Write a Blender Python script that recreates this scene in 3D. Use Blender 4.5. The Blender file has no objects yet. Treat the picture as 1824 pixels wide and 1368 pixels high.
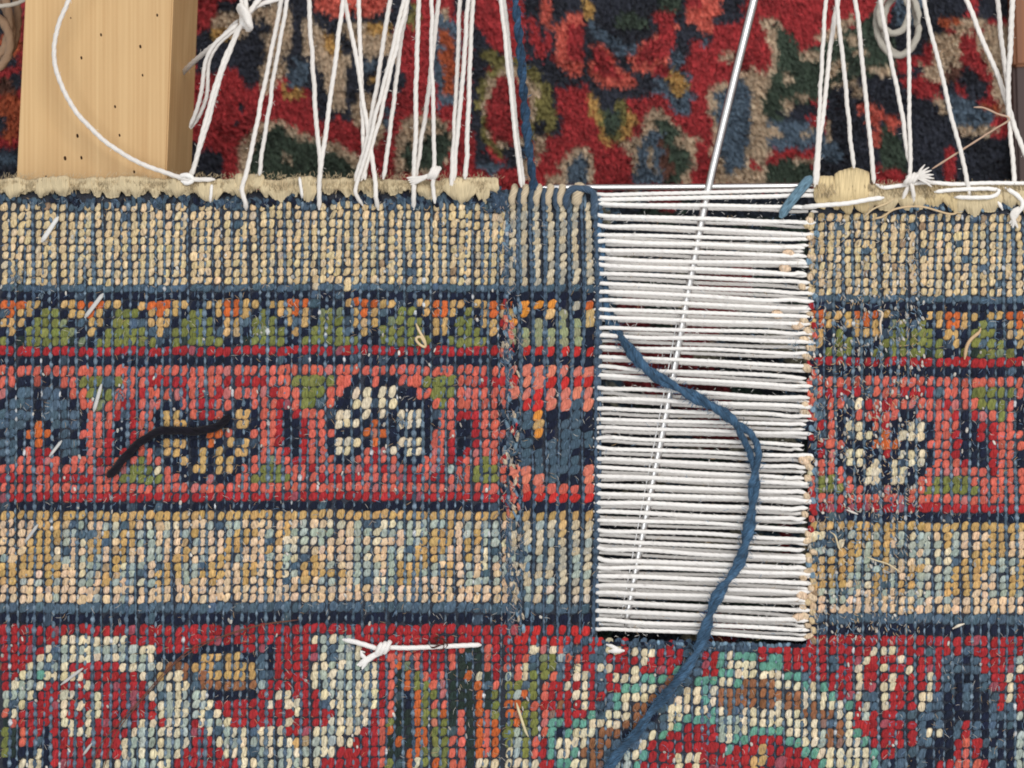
import bpy, math, random
import numpy as np
random.seed(7); RNG = np.random.default_rng(7)
S = 0.00016            # metres per unit of layout (one unit = 0.16 mm on the carpet)
D = 2190.0             # camera height above the carpet, same units
scene = bpy.context.scene
C = scene.collection

# ------------------------------------------------------------------ camera, world, lights, exposure
cam_d = bpy.data.cameras.new('camera'); cam = bpy.data.objects.new('camera', cam_d); C.objects.link(cam)
scene.camera = cam
cam.location = (0, 0, D * S)
cam_d.sensor_width = 36; cam_d.lens = 36 * D / 1824.0
cam_d.clip_start = 0.01; cam_d.clip_end = 20
cam_d.dof.use_dof = True; cam_d.dof.focus_distance = D * S; cam_d.dof.aperture_fstop = 10.5
world = bpy.data.worlds.new("World"); scene.world = world; world.use_nodes = True
world.node_tree.nodes['Background'].inputs[0].default_value = (0.97, 0.98, 1.0, 1)
world.node_tree.nodes['Background'].inputs[1].default_value = 0.60

def area(name, loc, target, size, power, col):
    l = bpy.data.lights.new(name, 'AREA'); l.shape = 'SQUARE'; l.size = size; l.energy = power; l.color = col
    o = bpy.data.objects.new(name, l); C.objects.link(o); o.location = loc
    from mathutils import Vector
    o.rotation_euler = (Vector(target) - Vector(loc)).to_track_quat('-Z', 'Y').to_euler()
area('window_light', (0.42, 0.55, 0.95), (0, 0.0, 0), 0.6, 7.2, (1.0, 0.975, 0.95))
area('ceiling_light', (-0.25, -0.1, 1.3), (0, 0, 0), 0.6, 3.9, (0.95, 0.98, 1.0))
scene.view_settings.view_transform = 'Standard'; scene.view_settings.look = 'None'
scene.cycles.filter_width = 1.9
scene.view_settings.exposure = 0.0; scene.view_settings.gamma = 1.0

# ------------------------------------------------------------------ helpers
def lin(c):
    c = np.asarray(c, float) / 255.0
    return np.where(c <= 0.04045, c / 12.92, ((c + 0.055) / 1.055) ** 2.4)
def P(x, y, z=0.0):
    k = (D - z) / D * S
    return ((x - 912) * k, (684 - y) * k, z * S)
def Parr(a):
    a = np.asarray(a, float); k = (D - a[:, 2]) / D * S
    return np.stack([(a[:, 0] - 912) * k, (684 - a[:, 1]) * k, a[:, 2] * S], 1)

def material(name, color=None, attr=False, rough=0.85, metallic=0.0, sheen=0.06, fibre=None, bump=0.6,
             var=0.25, objcoord_scale=(1, 1, 1), nscale=3000.0, tint2=None):
    m = bpy.data.materials.new(name); m.use_nodes = True
    nt = m.node_tree; N = nt.nodes; L = nt.links; b = N['Principled BSDF']
    b.inputs['Roughness'].default_value = rough; b.inputs['Metallic'].default_value = metallic
    b.inputs['Sheen Weight'].default_value = sheen
    b.inputs['Sheen Roughness'].default_value = 0.6
    b.inputs['Specular IOR Level'].default_value = 0.08 if metallic == 0 else 0.5
    if attr:
        a = N.new('ShaderNodeVertexColor'); a.layer_name = 'Col'; src = a.outputs['Color']
    else:
        a = N.new('ShaderNodeRGB'); a.outputs[0].default_value = (*color, 1); src = a.outputs[0]
    tc = N.new('ShaderNodeTexCoord'); mp = N.new('ShaderNodeMapping'); mp.inputs['Scale'].default_value = objcoord_scale
    L.new(tc.outputs['UV' if fibre == 'uv' else 'Object'], mp.inputs['Vector'])
    nz = N.new('ShaderNodeTexNoise'); nz.inputs['Scale'].default_value = nscale; nz.inputs['Detail'].default_value = 3
    L.new(mp.outputs[0], nz.inputs['Vector'])
    mr = N.new('ShaderNodeMapRange'); mr.inputs[1].default_value = 0.3; mr.inputs[2].default_value = 0.7
    mr.inputs[3].default_value = 1 - var; mr.inputs[4].default_value = 1 + var
    L.new(nz.outputs['Fac'], mr.inputs[0])
    mx = N.new('ShaderNodeVectorMath'); mx.operation = 'SCALE'
    L.new(src, mx.inputs[0]); L.new(mr.outputs[0], mx.inputs['Scale'])
    L.new(mx.outputs[0], b.inputs['Base Color'])
    if bump:
        bp = N.new('ShaderNodeBump'); bp.inputs['Strength'].default_value = bump; bp.inputs['Distance'].default_value = 0.00025
        L.new(nz.outputs['Fac'], bp.inputs['Height']); L.new(bp.outputs[0], b.inputs['Normal'])
    return m

M_knot = material('wool_knots', attr=True, objcoord_scale=(1, 0.22, 1), nscale=2600, var=0.42, bump=1.0)
M_weft = material('weft_yarn', attr=True, objcoord_scale=(1, 0.18, 1), nscale=3200, var=0.45, bump=0.8)
M_pile = material('wool_pile', attr=True, nscale=900, var=0.12, bump=0, rough=0.95, sheen=0.1)
M_cord = material('white_cotton', attr=True, fibre='uv', objcoord_scale=(0.15, 6, 1), nscale=5, var=0.10, bump=0.5)
M_yarn = material('dyed_wool_yarn', attr=True, fibre='uv', objcoord_scale=(0.25, 3.2, 1), nscale=6, var=0.55, bump=0.9, sheen=0.08)
M_wrap = material('binding_wool', attr=True, fibre='uv', objcoord_scale=(0.12, 3.0, 1), nscale=5, var=0.30, bump=0.8, sheen=0.1)
M_hair = material('loose_fibre', attr=True, bump=0, var=0.1, rough=0.6, nscale=500)
M_steel = material('polished_steel', color=(0.78, 0.77, 0.76), rough=0.32, metallic=1.0, sheen=0, var=0.06, bump=0.08, nscale=700)
M_back = material('carpet_foundation', attr=True, nscale=2500, var=0.5, bump=0.9)

def mesh_obj(name, V, F, mat, col=None, uv=None, parent=None, kind=None, smooth=True, nsides=None):
    """V (n,3) world metres, F (m,k) or list; col (n,3) linear per vertex"""
    me = bpy.data.meshes.new(name)
    V = np.asarray(V, np.float32)
    F = np.asarray(F, np.int32)
    k = F.shape[1]; m = F.shape[0]
    me.vertices.add(len(V)); me.vertices.foreach_set('co', V.ravel())
    me.loops.add(m * k); me.loops.foreach_set('vertex_index', F.ravel())
    me.polygons.add(m); me.polygons.foreach_set('loop_start', np.arange(0, m * k, k, dtype=np.int32))
    if hasattr(me.polygons[0], 'loop_total'):
        try: me.polygons.foreach_set('loop_total', np.full(m, k, np.int32))
        except Exception: pass
    me.update(calc_edges=True)
    if smooth: me.polygons.foreach_set('use_smooth', np.ones(m, bool))
    if col is not None:
        ca = me.color_attributes.new('Col', 'FLOAT_COLOR', 'POINT')
        cc = np.ones((len(V), 4), np.float32); cc[:, :3] = np.clip(col, 0, 0.92); ca.data.foreach_set('color', cc.ravel())
    if uv is not None:
        ul = me.uv_layers.new(name='UVMap'); ul.data.foreach_set('uv', np.asarray(uv, np.float32)[F.ravel()].ravel())
    me.materials.append(mat)
    me.validate()
    o = bpy.data.objects.new(name, me); C.objects.link(o)
    if parent: o.parent = parent
    if kind: o['kind'] = kind
    return o

class Acc:
    def __init__(s): s.V = []; s.F = []; s.c = []; s.u = []; s.n = 0
    def add(s, V, F, c, u=None):
        s.V.append(V); s.F.append(np.asarray(F) + s.n); s.c.append(c); s.n += len(V)
        s.u.append(u if u is not None else np.zeros((len(V), 2)))
    def build(s, name, mat, parent=None, kind=None):
        return mesh_obj(name, np.concatenate(s.V), np.concatenate(s.F), mat, np.concatenate(s.c), np.concatenate(s.u), parent, kind)

def smooth_path(pts, step=4.0):
    """Catmull-Rom through layout points, resampled about every step units"""
    p = np.asarray(pts, float)
    if p.shape[1] == 2: p = np.concatenate([p, np.zeros((len(p), 1))], 1)
    if len(p) == 2:
        n = max(2, int(np.linalg.norm(p[1] - p[0]) / step) + 1)
        t = np.linspace(0, 1, n)[:, None]; return p[0] * (1 - t) + p[1] * t
    q = np.concatenate([[2 * p[0] - p[1]], p, [2 * p[-1] - p[-2]]])
    out = []
    for i in range(1, len(q) - 2):
        n = max(1, int(np.linalg.norm(q[i + 1] - q[i]) / step))
        t = np.linspace(0, 1, n, endpoint=False)[:, None]
        out.append(0.5 * ((2 * q[i]) + (-q[i - 1] + q[i + 1]) * t + (2 * q[i - 1] - 5 * q[i] + 4 * q[i + 1] - q[i + 2]) * t ** 2
                          + (-q[i - 1] + 3 * q[i] - 3 * q[i + 1] + q[i + 2]) * t ** 3))
    out.append(p[-1:]); return np.concatenate(out)

def frames(p):
    t = np.gradient(p, axis=0); t /= np.linalg.norm(t, axis=1)[:, None] + 1e-9
    up = np.array([0, 0, 1.0])
    s = np.cross(t, up); ln = np.linalg.norm(s, axis=1)[:, None]
    s = np.where(ln > 1e-3, s / (ln + 1e-9), np.array([1.0, 0, 0]))
    n = np.cross(s, t); return t, s, n

def tube(path, r, sides=8, plies=0, twist=0.0, depth=0.22, flat=1.0, col=(0.8, 0.8, 0.8), cvar=0.03, taper=2, phase=0.0):
    """returns V,F,c,uv.  path in layout units (already resampled)."""
    p = np.asarray(path, float); n = len(p)
    t, s, nn = frames(p)
    r = np.broadcast_to(np.asarray(r, float), (n,)).copy()
    seg = np.r_[0, np.cumsum(np.linalg.norm(np.diff(p, axis=0), axis=1))]
    if taper:
        for e in range(min(taper, n // 2)):
            f = 0.35 + 0.65 * e / taper; r[e] *= f; r[n - 1 - e] *= f
    th = np.linspace(0, 2 * np.pi, sides, endpoint=False)[None, :]
    tw = (seg * twist)[:, None] + phase
    rr = r[:, None] * np.ones((1, sides))
    if plies: rr = rr * (1 - depth + depth * np.abs(np.cos(plies * 0.5 * (th - tw))) * 1.3)
    V = p[:, None, :] + s[:, None, :] * (np.cos(th) * rr)[..., None] + nn[:, None, :] * (np.sin(th) * rr * flat)[..., None]
    V = V.reshape(-1, 3)
    i = np.arange(n - 1)[:, None] * sides; j = np.arange(sides)[None, :]; j2 = (j + 1) % sides
    F = np.stack([i + j, i + j2, i + sides + j2, i + sides + j], -1).reshape(-1, 4)
    cap = []
    h = sides // 2
    for k in range(0, h - 1):      # quad strips closing both ends
        cap.append([k, k + 1, sides - 2 - k, sides - 1 - k]); b0 = (n - 1) * sides
        cap.append([b0 + sides - 1 - k, b0 + sides - 2 - k, b0 + k + 1, b0 + k])
    if cap: F = np.concatenate([F, np.array(cap, int)])
    base = np.asarray(col, float)
    if base.ndim == 1: base = np.broadcast_to(base, (n, 3))
    cn = np.repeat(base, sides, 0) * (1 + cvar * RNG.standard_normal((n, 1)).repeat(sides, 0))
    uv = np.stack([np.repeat(seg / 20.0, sides), np.tile(np.arange(sides) / sides, n) + np.repeat((seg * twist) / (2 * np.pi), sides) * -1], 1)
    return Parr(V), F, cn, uv

def empty(name, label, cat, loc=(0, 0, 0), group=None):
    o = bpy.data.objects.new(name, None); C.objects.link(o); o['label'] = label; o['category'] = cat
    if group: o['group'] = group
    o.empty_display_size = 0.01
    return o
def tag(o, label, cat, group=None):
    o['label'] = label; o['category'] = cat
    if group: o['group'] = group
    return o

def vnoise(x, y, s, seed=0):
    x = np.asarray(x, float) / s; y = np.asarray(y, float) / s
    xi = np.floor(x).astype(int); yi = np.floor(y).astype(int); fx = x - xi; fy = y - yi
    def h(a, b):
        v = np.sin(a * 127.1 + b * 311.7 + seed * 74.7) * 43758.5453; return v - np.floor(v)
    fx = fx * fx * (3 - 2 * fx); fy = fy * fy * (3 - 2 * fy)
    return (h(xi, yi) * (1 - fx) + h(xi + 1, yi) * fx) * (1 - fy) + (h(xi, yi + 1) * (1 - fx) + h(xi + 1, yi + 1) * fx) * fy

# ------------------------------------------------------------------ the knotted pattern
PAL = {'E': (206, 181, 139), 'C': (212, 196, 162), 'P': (214, 182, 146), 'Y': (190, 152, 94), 'G': (160, 170, 158),
       'B': (70, 90, 106), 'N': (24, 30, 48), 'S': (198, 92, 76), 'R': (160, 38, 42), 'O': (192, 92, 44), 'L': (114, 118, 60),
       'K': (38, 50, 46), 'T': (92, 148, 130), 'W': (142, 92, 62), 'H': (112, 140, 160), 'Q': (150, 124, 96),
       'r': (190, 44, 42), 's': (205, 114, 94), 'c': (196, 178, 152), 'y': (200, 168, 112), 'o': (206, 130, 50), 'g': (140, 144, 110),
       'b': (60, 78, 98), 'z': (126, 146, 162)}
def soften(c, f=.92, lift=2):
    c = np.asarray(c, float); g = c.mean(); return lin(np.clip(g + (c - g) * f + lift, 0, 255))  # greys the colours and lifts the darks, putting lens haze into the palette
LIN = {k: soften(v) for k, v in PAL.items()}
ROWS = [368, 384, 400, 415, 428, 442, 456, 470, 485, 500, 513, 527, 542, 557, 574, 591, 608, 625, 642,
        660, 679, 700, 720, 739, 756, 772, 789, 805, 820, 836, 852, 869, 885, 902,
        918, 935, 950, 965, 980, 994, 1008, 1022, 1036, 1050, 1065, 1082, 1102,
        1122, 1140, 1156, 1171, 1187, 1203, 1221, 1238, 1255, 1271, 1287, 1303, 1322, 1341, 1360, 1378, 1395]
A_ = """SSNNSNNSSLLLBLSSSRRRRRSSSSRRRR|SNBBNBBNSSLLLSSSRSSSSRSRSRSSSS|NBBBNBBBNSSLSSRRSSSNNSSRRSSNNS|BBBBNBBBBNSSSRNRSSNYYNSRRSNYYN
BBBNONBBBNSSSNNRSSNYYYNNNNNYYN|NBNOOONBNSSSRNNRSSNNNNNNOOSNNS|BBNNONNBBNSSRNNRSNNYYYNNONYNYN|BBNSRRNBBNSSRNRNSSNYYNNYNYNYYN
NBSSRSSNSSSRRSSSLSSNNYNYNYYNNS|SSSSSRSSSSSRSSSLLLCSNNYYNYYNSS|RRRRSSRRRRRSSSLLLLLSSNNNSNNSSL""".replace('\n', '|').split('|')
B_ = """RSSSLLLLLSSNNSNNSSSLLLLSSSRRRR|SRSSSLLLSSNCCNCCNNSSLLLSSSSSSS|SSRRSLLBSNNCCNCCNNNNSLSSSSSSSS|SSRNRSSSNCCNCNCNCCCNNSSRRRSSNB
SSRNNRSSNCCCNONNCCCNNSSNNRSSNB|SSRNNRSSSNNNOOONNNNNSSSNNRSSSN|SSRNNRSSNCCCNONNCCCNSSRNNRSSNB|SSSRNRSSNCCNSRSCNCCNSSRNRSSSNB
SLSSRRSSSNNSSRSSNNNSSSRRSSLSSN|LLLSSSRSSSSSRSRSSRSSSRGSSLLLSS|LLLLSSSRRRRRSSSSRRRSRRSSSLLLSS""".replace('\n', '|').split('|')
D_ = """SSRRRRBSSSRRRRBSSSLLLLLS|SBSSBCRSRSSSSSSRSSSLLLSN|RBSNNSSRSSNNSSSSRNRSSLSN|NRSNCCNSRNNCCNSSSNNRRSSN|NBSNBCCNONCCCNSSRNNRRSSS
NRSSNNNOOONNNSSSRNNNRSSS|NRSNCCNNRNCCCNSSRNNNRSSN|CSSNCCNCNCNCCNSSSRNNRSSN|CSSSNNCCNCCNNSSSSSSSRSSS|SLLSSNCCNCCNSSLLLLSSSSSS|SLLLSSNNSNNSSLLLLLLSSSSS""".replace('\n', '|').split('|')
ST_ = {12: 'OoooNcO', 13: 'YoNygNy', 14: 'oNgNggy', 15: 'ggggggN', 16: 'ggggggN', 19: 'sssssss', 20: 'rssrrrr', 21: 'ssrssss', 22: 'NrrssBs',
       23: 'BBoNNBN', 24: 'BBYNBBN', 25: 'BNoNBBB', 26: 'BBNBBBB', 27: 'BBBBBNN', 28: 'NBBBBBN', 29: 'ssBBBBs', 30: 'sssBNNs'}
T1 = """RRRRRRRRRRRRRRRRRRRR RRRRRRRCCCCCCCCRRRRR RRRRRCBGCGCGGGGGCCRR RRRRCCBGCCCCGCGGGCNN RRRCGBGCRRRRRRCCGGCW RRCGTCCCCCRRRRRRCBYC
RCGGCRRRRRCRRRRRRGGC GGGCRRRCCRRCRRRRRCBG GBCRRRRCRCRCRRRRRRCG SCRRRRRCRRCCRRRRRRCG KSRRRRRCCRCRRRGRCCRC LKSRRNRRCCCRRRRCGGCC
LKSRBNRRRRRRRRCGGGCG LKNNCNRRRRRRRRCGCCCG NNCCCNRRRRRCCCGGGGCC NNCCCNRRRRRCCCCGGGGC NNCCCNRRRRRCCCCGGGGC""".split()
T2 = """RRRRRRRRRRRRRRRRRRRR RRRRRRRRRRRRRRRRCGCG RRRNNNNNRRRNRRRRRGBG NNNYYYYYNNBNRRRRRCBG WWYYYBYYYYBNRRRRCCGC CWBWYYYYYYBNRRRRCGCG
CCBWWWWWWWGRRRRRCGCG CGGCNNNNNNRRCCRRRCGC CGGGCRRRRRRCRCCRRBCC CCGCBCRRRRRRRRCRRRRC CGRCGGCRRRRRRCRRRRCC CGRRCBGCCBCCCRRRCCGC
GCRRRCGGCGCCCCYYGCGC CRRRRRCCCBGCGGCGGCCR RRRRRRRRCCGCGCGCCRRR RRRRRRRCCGCGCGCCCRRR RRRRRRRCCGCGCGCCCRRR""".split()
T3 = """RRRRRRRRRRRRRRRRRRRR GRRRRRRRRRRRRRRRRRRR GCRRRRRRRRRRRSKKSRRR GCRRRSSSSRRRSKBKSRRR GGGCRSOLSRRRSKKKSRRS CGCCRSKOLSRSKKOCKSRG
GCCCRSKOLLSSKKKOBSSL CCGCRSKNOLLSKKKOKSLL CCGCRSKNOLSSKKKOKSLO GCCRRSKKOLLOKSKOSLLO CGCRSLKKOLOLKSKOSLOL CCRRSOKKOOLLKSKOSLOL
CRRRSKOKOOLLSSKOSLOL RRRRSKKOOLLLSSKOSLOC RRRRSLKOCLOLSSKCCCCC RRRRSLKOCLOLSSKCCCCC RRRRSLKOCLOLSSKCCCCC""".split()
T4 = ([1124, 1144, 1160, 1178, 1197, 1215, 1232, 1250, 1270, 1287, 1303, 1318, 1337, 1357, 1378],
      """rrrrrrrrrrrRRRRRRRRR rrrrrrrrbrrCbRbbBbRb RRCSCSBBRRBCCRCCCRRR RSBLLGSSRBBRRRRCRRRR SCLLSBRCCRCCRRCRRRRT LBLSRRCRCRBRCCCTTTWB
GOLSRRRCCRRRRTTCCWWB OLSRRWRRCRBBTCCCWWBC OLLSWRRRRTBCCCWWNBCC OLLSTTRTTCCCCWWNBBCT GLLSTNTCCCWWWNBBCTRT GLSRTCCCCWWWBBBCTRRR
GLSRTCCTWWWBBGCTRRRR CCCRRTTCCWWBGGTRRRRC CCCRRTTCCWWBGGTRRRRC""".split())
T5 = ([1145, 1163, 1182, 1198, 1215, 1230, 1247, 1263, 1280, 1297, 1315, 1333, 1355, 1378],
      """bbbbbbbbbbbbbbRRRRRR BBRRTCTTTRRRRRRRRRRR BBRRTCCCCTTTRRRRRBRR BBRRTTCCCCCCTTBRRRRR BTTTCCTWWWWCCCTTRRRR CCTCWWWWWWWWCCCCTTRR
CCTCWWWWWWWWWWCCCTRR CCCTCWBCCCCCWWWWCCCT TTTTGGGCCCCCCCCWWWCC RRRRGCGCTTTTCCCCCBWC RRRRGCTTRRRRTTCCGWWC RRRRRTRRRYRRRRTTCCCC
CCRRRRRRYYRRRRRRTCCC RCRRRRRRYRRRRRRRRTCC""".split())
T6 = ([1145, 1162, 1178, 1195, 1213, 1232, 1250, 1268, 1287, 1303, 1318, 1335, 1355, 1378],
      """RRRRRRRRRRRRRRRRRRRR RRCCCRRRBRRRRBRRRRRR RCRRRCRRRRRBBNBRRRRG CRRCRRCRRRRBBNBRRRRC CRRRCRRRCRRBNNNBRRCR CBRCCRRRCRRBNBNBRRCR
RCBCRRRCCRBNNBNNBRCR RGRRRBBBBCBNNNNNBBBG RRRRRRRBNNBNBRBNBNBN TRRRRRRBCNCNBRBNBNNG CTRRRRRBBNNNRSRBNBNG CCTRRBBBNNNNRSRNBNNG
CCTBNBNBNNRRSSSRNBNG CCTBNBNBNNRRSSSRNBNG""".split())
GC_L = [25, 160, 288, 415, 526, 655, 782, 887]; GC_R = [1458, 1540, 1697, 1816]

def shift(x):
    return 20.0 * min(1.0, max(0.0, (x - 1045) / 395.0)) + 1.2 * math.sin(x / 130.0)

def knot_code(x, y, r, zone):
    if r >= 47:
        if x < 912:
            i = max(0, int(x / 15.2)); t = (T1, T2, T3)[min(2, i // 20)]
            return t[r - 47][i % 20]
        t, x0 = (T4, 912) if x < 1216 else ((T5, 1216) if x < 1520 else (T6, 1520))
        if zone == 'strip' and r == 47: return 'r'
        k = int(np.argmin(np.abs(np.array(t[0]) - y))); i = min(19, max(0, int((x - x0) / 15.2)))
        return t[1][k][i]
    if r < 10:
        if zone == 'strip': return 'c'
        if r == 0 and random.random() < 0.12: return 'B'
        if random.random() < (0.05 if zone == 'R' else 0.02): return random.choice('BQE')
        return 'E'
    if r == 10: return 'B' if random.random() < .93 else 'E'
    if r in (11, 18, 33, 46): return 'N' if random.random() < .96 else 'B'
    if r == 45: return 'B' if random.random() < .97 else 'P'
    if zone == 'strip' and r in ST_: return ST_[r][max(0, min(6, int((x - 903) / 22.3)))]
    if r == 17: return 'r' if zone == 'strip' else 'R'
    if 12 <= r <= 16:
        if random.random() < 0.05: return 'B'
        d = min(abs(x - c) for c in (GC_R if x > 1400 else GC_L)) / 15.6
        if r == 12: return 'O' if d < 1.3 else ('Y' if d < 3.1 else 'N')
        if r == 13: return 'O' if d < .6 else ('Y' if d < 2 else ('N' if d < 3 else 'L'))
        if r == 14: return 'Y' if d < 1.4 else ('N' if d < 2.4 else 'L')
        if r == 15: return 'Y' if d < .55 else ('N' if d < 1.5 else 'L')
        return 'N' if d < .8 else ('K' if random.random() < .12 else 'L')
    if r in (19, 31): return 'S'
    if r == 32: return 'r' if zone == 'strip' else 'R'
    if 20 <= r <= 30:
        if zone == 'R': return D_[r - 20][min(23, max(0, int((x - 1440) / 16.0)))]
        return (A_[r - 20][min(29, max(0, int(x / 15.33)))] if x < 460 else B_[r - 20][min(29, int((x - 460) / 15.33))])
    # wide cream guard
    if r == 34: return 'Y'
    if zone == 'strip': return random.choice('cyccG') if r < 37 else random.choice('ccccG')
    v = float(vnoise(x + .5 * (y - 930), y * .42, 27, 3)); w = float(vnoise(x, y * .6, 16, 8))
    if r >= 43: return 'P' if w > .2 else 'G'
    if v > (.60 if r < 42 else .74): return 'Y'
    return 'P' if w > .55 else ('G' if w > .30 else ('B' if random.random() < .25 else 'C'))

# ---- knot shapes: small two-strand bumps
def knot_template(seed):
    r = np.random.default_rng(seed); nu, nv = 10, 5
    V = []
    for j in range(nv + 1):
        ph = (math.pi / 2) * j / nv * 0.999
        for i in range(nu):
            th = 2 * math.pi * i / nu
            rr = 1.0
            x = math.cos(th) * math.cos(ph); y = math.sin(th) * math.cos(ph); z = math.sin(ph)
            x = np.sign(x) * abs(x) ** 0.85; y = np.sign(y) * abs(y) ** 0.8
            g = 1 - 0.26 * math.exp(-((x + r.normal() * .04 - seed % 3 * .12 + .1) / 0.16) ** 2)
            V.append((x * (1 + .05 * r.normal()) + 0.18 * y, y * (1 + .05 * r.normal()), z * g - 0.25))
    F = []
    for j in range(nv):
        for i in range(nu):
            F.append((j * nu + i, j * nu + (i + 1) % nu, (j + 1) * nu + (i + 1) % nu, (j + 1) * nu + i))
    return np.array(V), np.array(F)
TEMPL = [knot_template(k) for k in range(6)]

knots = []   # x,y,row,zone,halfw,halfh
def colx(base, y, ci):
    return base + 2.2 * math.sin(y / 170.0 + ci * .35) + 1.6 * math.sin(y / 61.0 + ci * 1.7)
rowh = {r: 7.2 if r == 0 else (ROWS[min(r + 1, 63)] - ROWS[max(0, r - 1)]) / 4.0 for r in range(64)}
def irregular(x0, n, p, amp):
    r_ = random.Random(int(x0)); xs = [x0 + p * i for i in range(n)]
    return [x + r_.uniform(-amp, amp) for x in xs]
nom_L = [7.7 + 15.33 * i for i in range(59)]; cols_L = irregular(7.7, 59, 15.33, 1.5); cols_S = [914 + 22.3 * i for i in range(7)]
cols_R = irregular(1448, 25, 16.0, 1.6); nom_R = [1448 + 16.0 * i for i in range(25)]
nom_U = [904.4 + 15.2 * i for i in range(36)]; cols_U = irregular(904.4, 36, 15.2, 1.4)
weft_cols = []
for r, y0 in enumerate(ROWS):
    def put(cx, ci, zone, hw, nom=None):
        x = colx(cx, y0, ci) + random.gauss(0, 1.0)
        y = y0 + shift(x) + 1.2 * math.sin(ci * 0.9 + r) + random.gauss(0, .8)
        knots.append((x, y, r, zone, hw * random.uniform(.85, 1.18), rowh[r] * random.uniform(.98, 1.15), (nom if nom is not None else cx) + .2))
    narrow = .88 if r < 10 else 1.0
    for ci, cx in enumerate(cols_L):
        if ci < 58 or r <= 47: put(cx, ci, 'L', 6.7 * narrow, nom_L[ci])
    if r <= 47:
        for ci, cx in enumerate(cols_S): put(cx, 60 + ci, 'strip', 8.2 * (.74 if r < 10 else (.85 if 34 <= r < 45 else 1)))
    else:
        for ci, cx in enumerate(cols_U): put(cx, 70 + ci, 'U', 6.9, nom_U[ci])
    for ci, cx in enumerate(cols_R):
        put(cx, 110 + ci, 'R', 7.0 * narrow, nom_R[ci])

carpet = empty('damaged_carpet', 'knotted wool border carpet seen from its back, stretched flat with a stripped gap being rewoven', 'carpet')
def knot_geo(k):
    x, y, r, zone, hw, hh, nx = k
    code = knot_code(nx, y, r, zone)
    tv, tf = TEMPL[random.randrange(6)]
    if code in 'NRBTKLO' and zone != 'strip': hw *= 1.12
    sl = random.gauss(0.05, .1)
    hz = (4.0 if zone != 'strip' else 5.0) * random.uniform(.85, 1.15)
    if random.random() < .03: hz *= 1.4; hw *= 1.35; hh *= 1.15
    V = np.stack([tv[:, 0] * hw + sl * tv[:, 1] * hh, -tv[:, 1] * hh * .98, tv[:, 2] * hz], 1)
    col = LIN[code] * (1 + random.gauss(0, .10)) * np.array([1 + random.gauss(0, .03), 1, 1 + random.gauss(0, .05)])
    if random.random() < .05: col = col * .8 + LIN['H'] * .2
    return V, tf, np.broadcast_to(col, (len(V), 3)), (x, y), code
acc = Acc(); singles = 0; shared = {}
for k in knots:
    if k[3] == 'strip' and singles < 300:
        V, F, c, (x, y), code = knot_geo(k)
        key = (code, random.randrange(3))
        if key not in shared:
            V = V / np.array([k[4], k[5], 1]) * np.array([8.2, 8.8, 1]); V[:, 0] += -.15 * V[:, 1] * (1 if x < 1010 else .5)
            o = mesh_obj('knot', V * S * np.array([1, -1, 1]), F[:, ::-1] , M_knot, c); shared[key] = o.data; 
        else:
            o = bpy.data.objects.new('knot', shared[key]); C.objects.link(o)
        o.location = P(x, y, 2.0); o.parent = carpet; o.rotation_euler = (0, 0, random.gauss(0, .15)); o.scale = (k[4] / 8.2, k[5] / 7.6, 1); singles += 1
    else:
        V, F, c, (x, y), code = knot_geo(k)
        acc.add(Parr(V + np.array([x, y, 1.0])), F[:, ::-1], c)
acc.build('knot', M_knot, carpet, 'stuff')

# ---- weft yarns lying between the knot columns (run down the picture)
acc = Acc()
def weft(cx, ci, y0, y1, rad, hi, colb, z0=0.4, amp=2.4, bead=1.0):
    ys = np.arange(y0, y1, 2.9)
    k = np.interp(ys, ROWS, np.arange(len(ROWS)))
    ph = RNG.uniform(-.5, .5) + (math.pi if ci % 4 == 1 else 0)
    cyc = .5 + .5 * np.cos(k * 2 * math.pi + ph)
    xs = np.array([colx(cx, y, ci) for y in ys]) + RNG.normal(0, .35, len(ys))
    sh = shift(cx)
    thick = vnoise(ys, ci * 9.0, 70, 2); rowv = vnoise(np.floor(k + .5) * 10, ci * 17.0, 6, 5)
    z = z0 + .5 + amp * (cyc * 1.6 - .9) + 2.6 * (thick - .5) + 1.2 * (rowv - .5)
    rr = rad * (0.62 + 0.8 * thick) * (.62 + .38 * cyc)
    base = LIN[colb] * (0.70 + .65 * vnoise(ys, ci * 3.0, 45, 6))[:, None]
    t = (hi * cyc ** 2 * np.clip(rowv * 1.8 - .35, 0, 1))[:, None]
    col = base * (1 - t) + LIN['z'] * t  # pale crest of each bead is a highlight painted into the yarn colour
    wf = (rowv > .93)[:, None] & (cyc > .6)[:, None] & (hi > .45); col = np.where(wf, lin((196, 198, 200)), col)
    p = np.stack([xs, ys + sh, z], 1)
    V, F, c, u = tube(p, rr, sides=6, plies=2, twist=.35, col=col, cvar=.14)
    acc.add(V, F, c, u)
for i, cx in enumerate(cols_L):
    weft(cx + 7.66, i, 356, 1400, random.choice([2.0, 2.4, 2.8, 3.3, 3.9]), .75, random.choice('BBbbb'))
for i in range(7):
    weft(cols_S[i] - 11.1, 60 + i, 336, 1136, 3.2, .35, 'b', 1.6, 1.8)
    weft(cols_S[i] - 7.5, 61 + i, 345, 1136, 2.8, .35, 'B', .5, 1.8)
weft(1061, 66, 342, 1128, 5.4, .2, 'b', 4.0, .8); weft(1067, 67, 345, 1124, 4.2, .2, 'b', 1.0, .8)
for i, cx in enumerate(cols_U):
    weft(cx + 7.6, 70 + i, 1131 + (16 if cx > 1060 else 0) - shift(cx), 1400, random.choice([2.0, 2.6, 3.2]), .75, random.choice('BBbb'))
for i, cx in enumerate(cols_R):
    weft(cx + 8, 110 + i, 362, 1390, random.choice([2.2, 2.8, 3.4, 4.0]), .8, random.choice('BBbb'))
acc.build('weft_yarn', M_weft, carpet, 'stuff')

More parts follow.
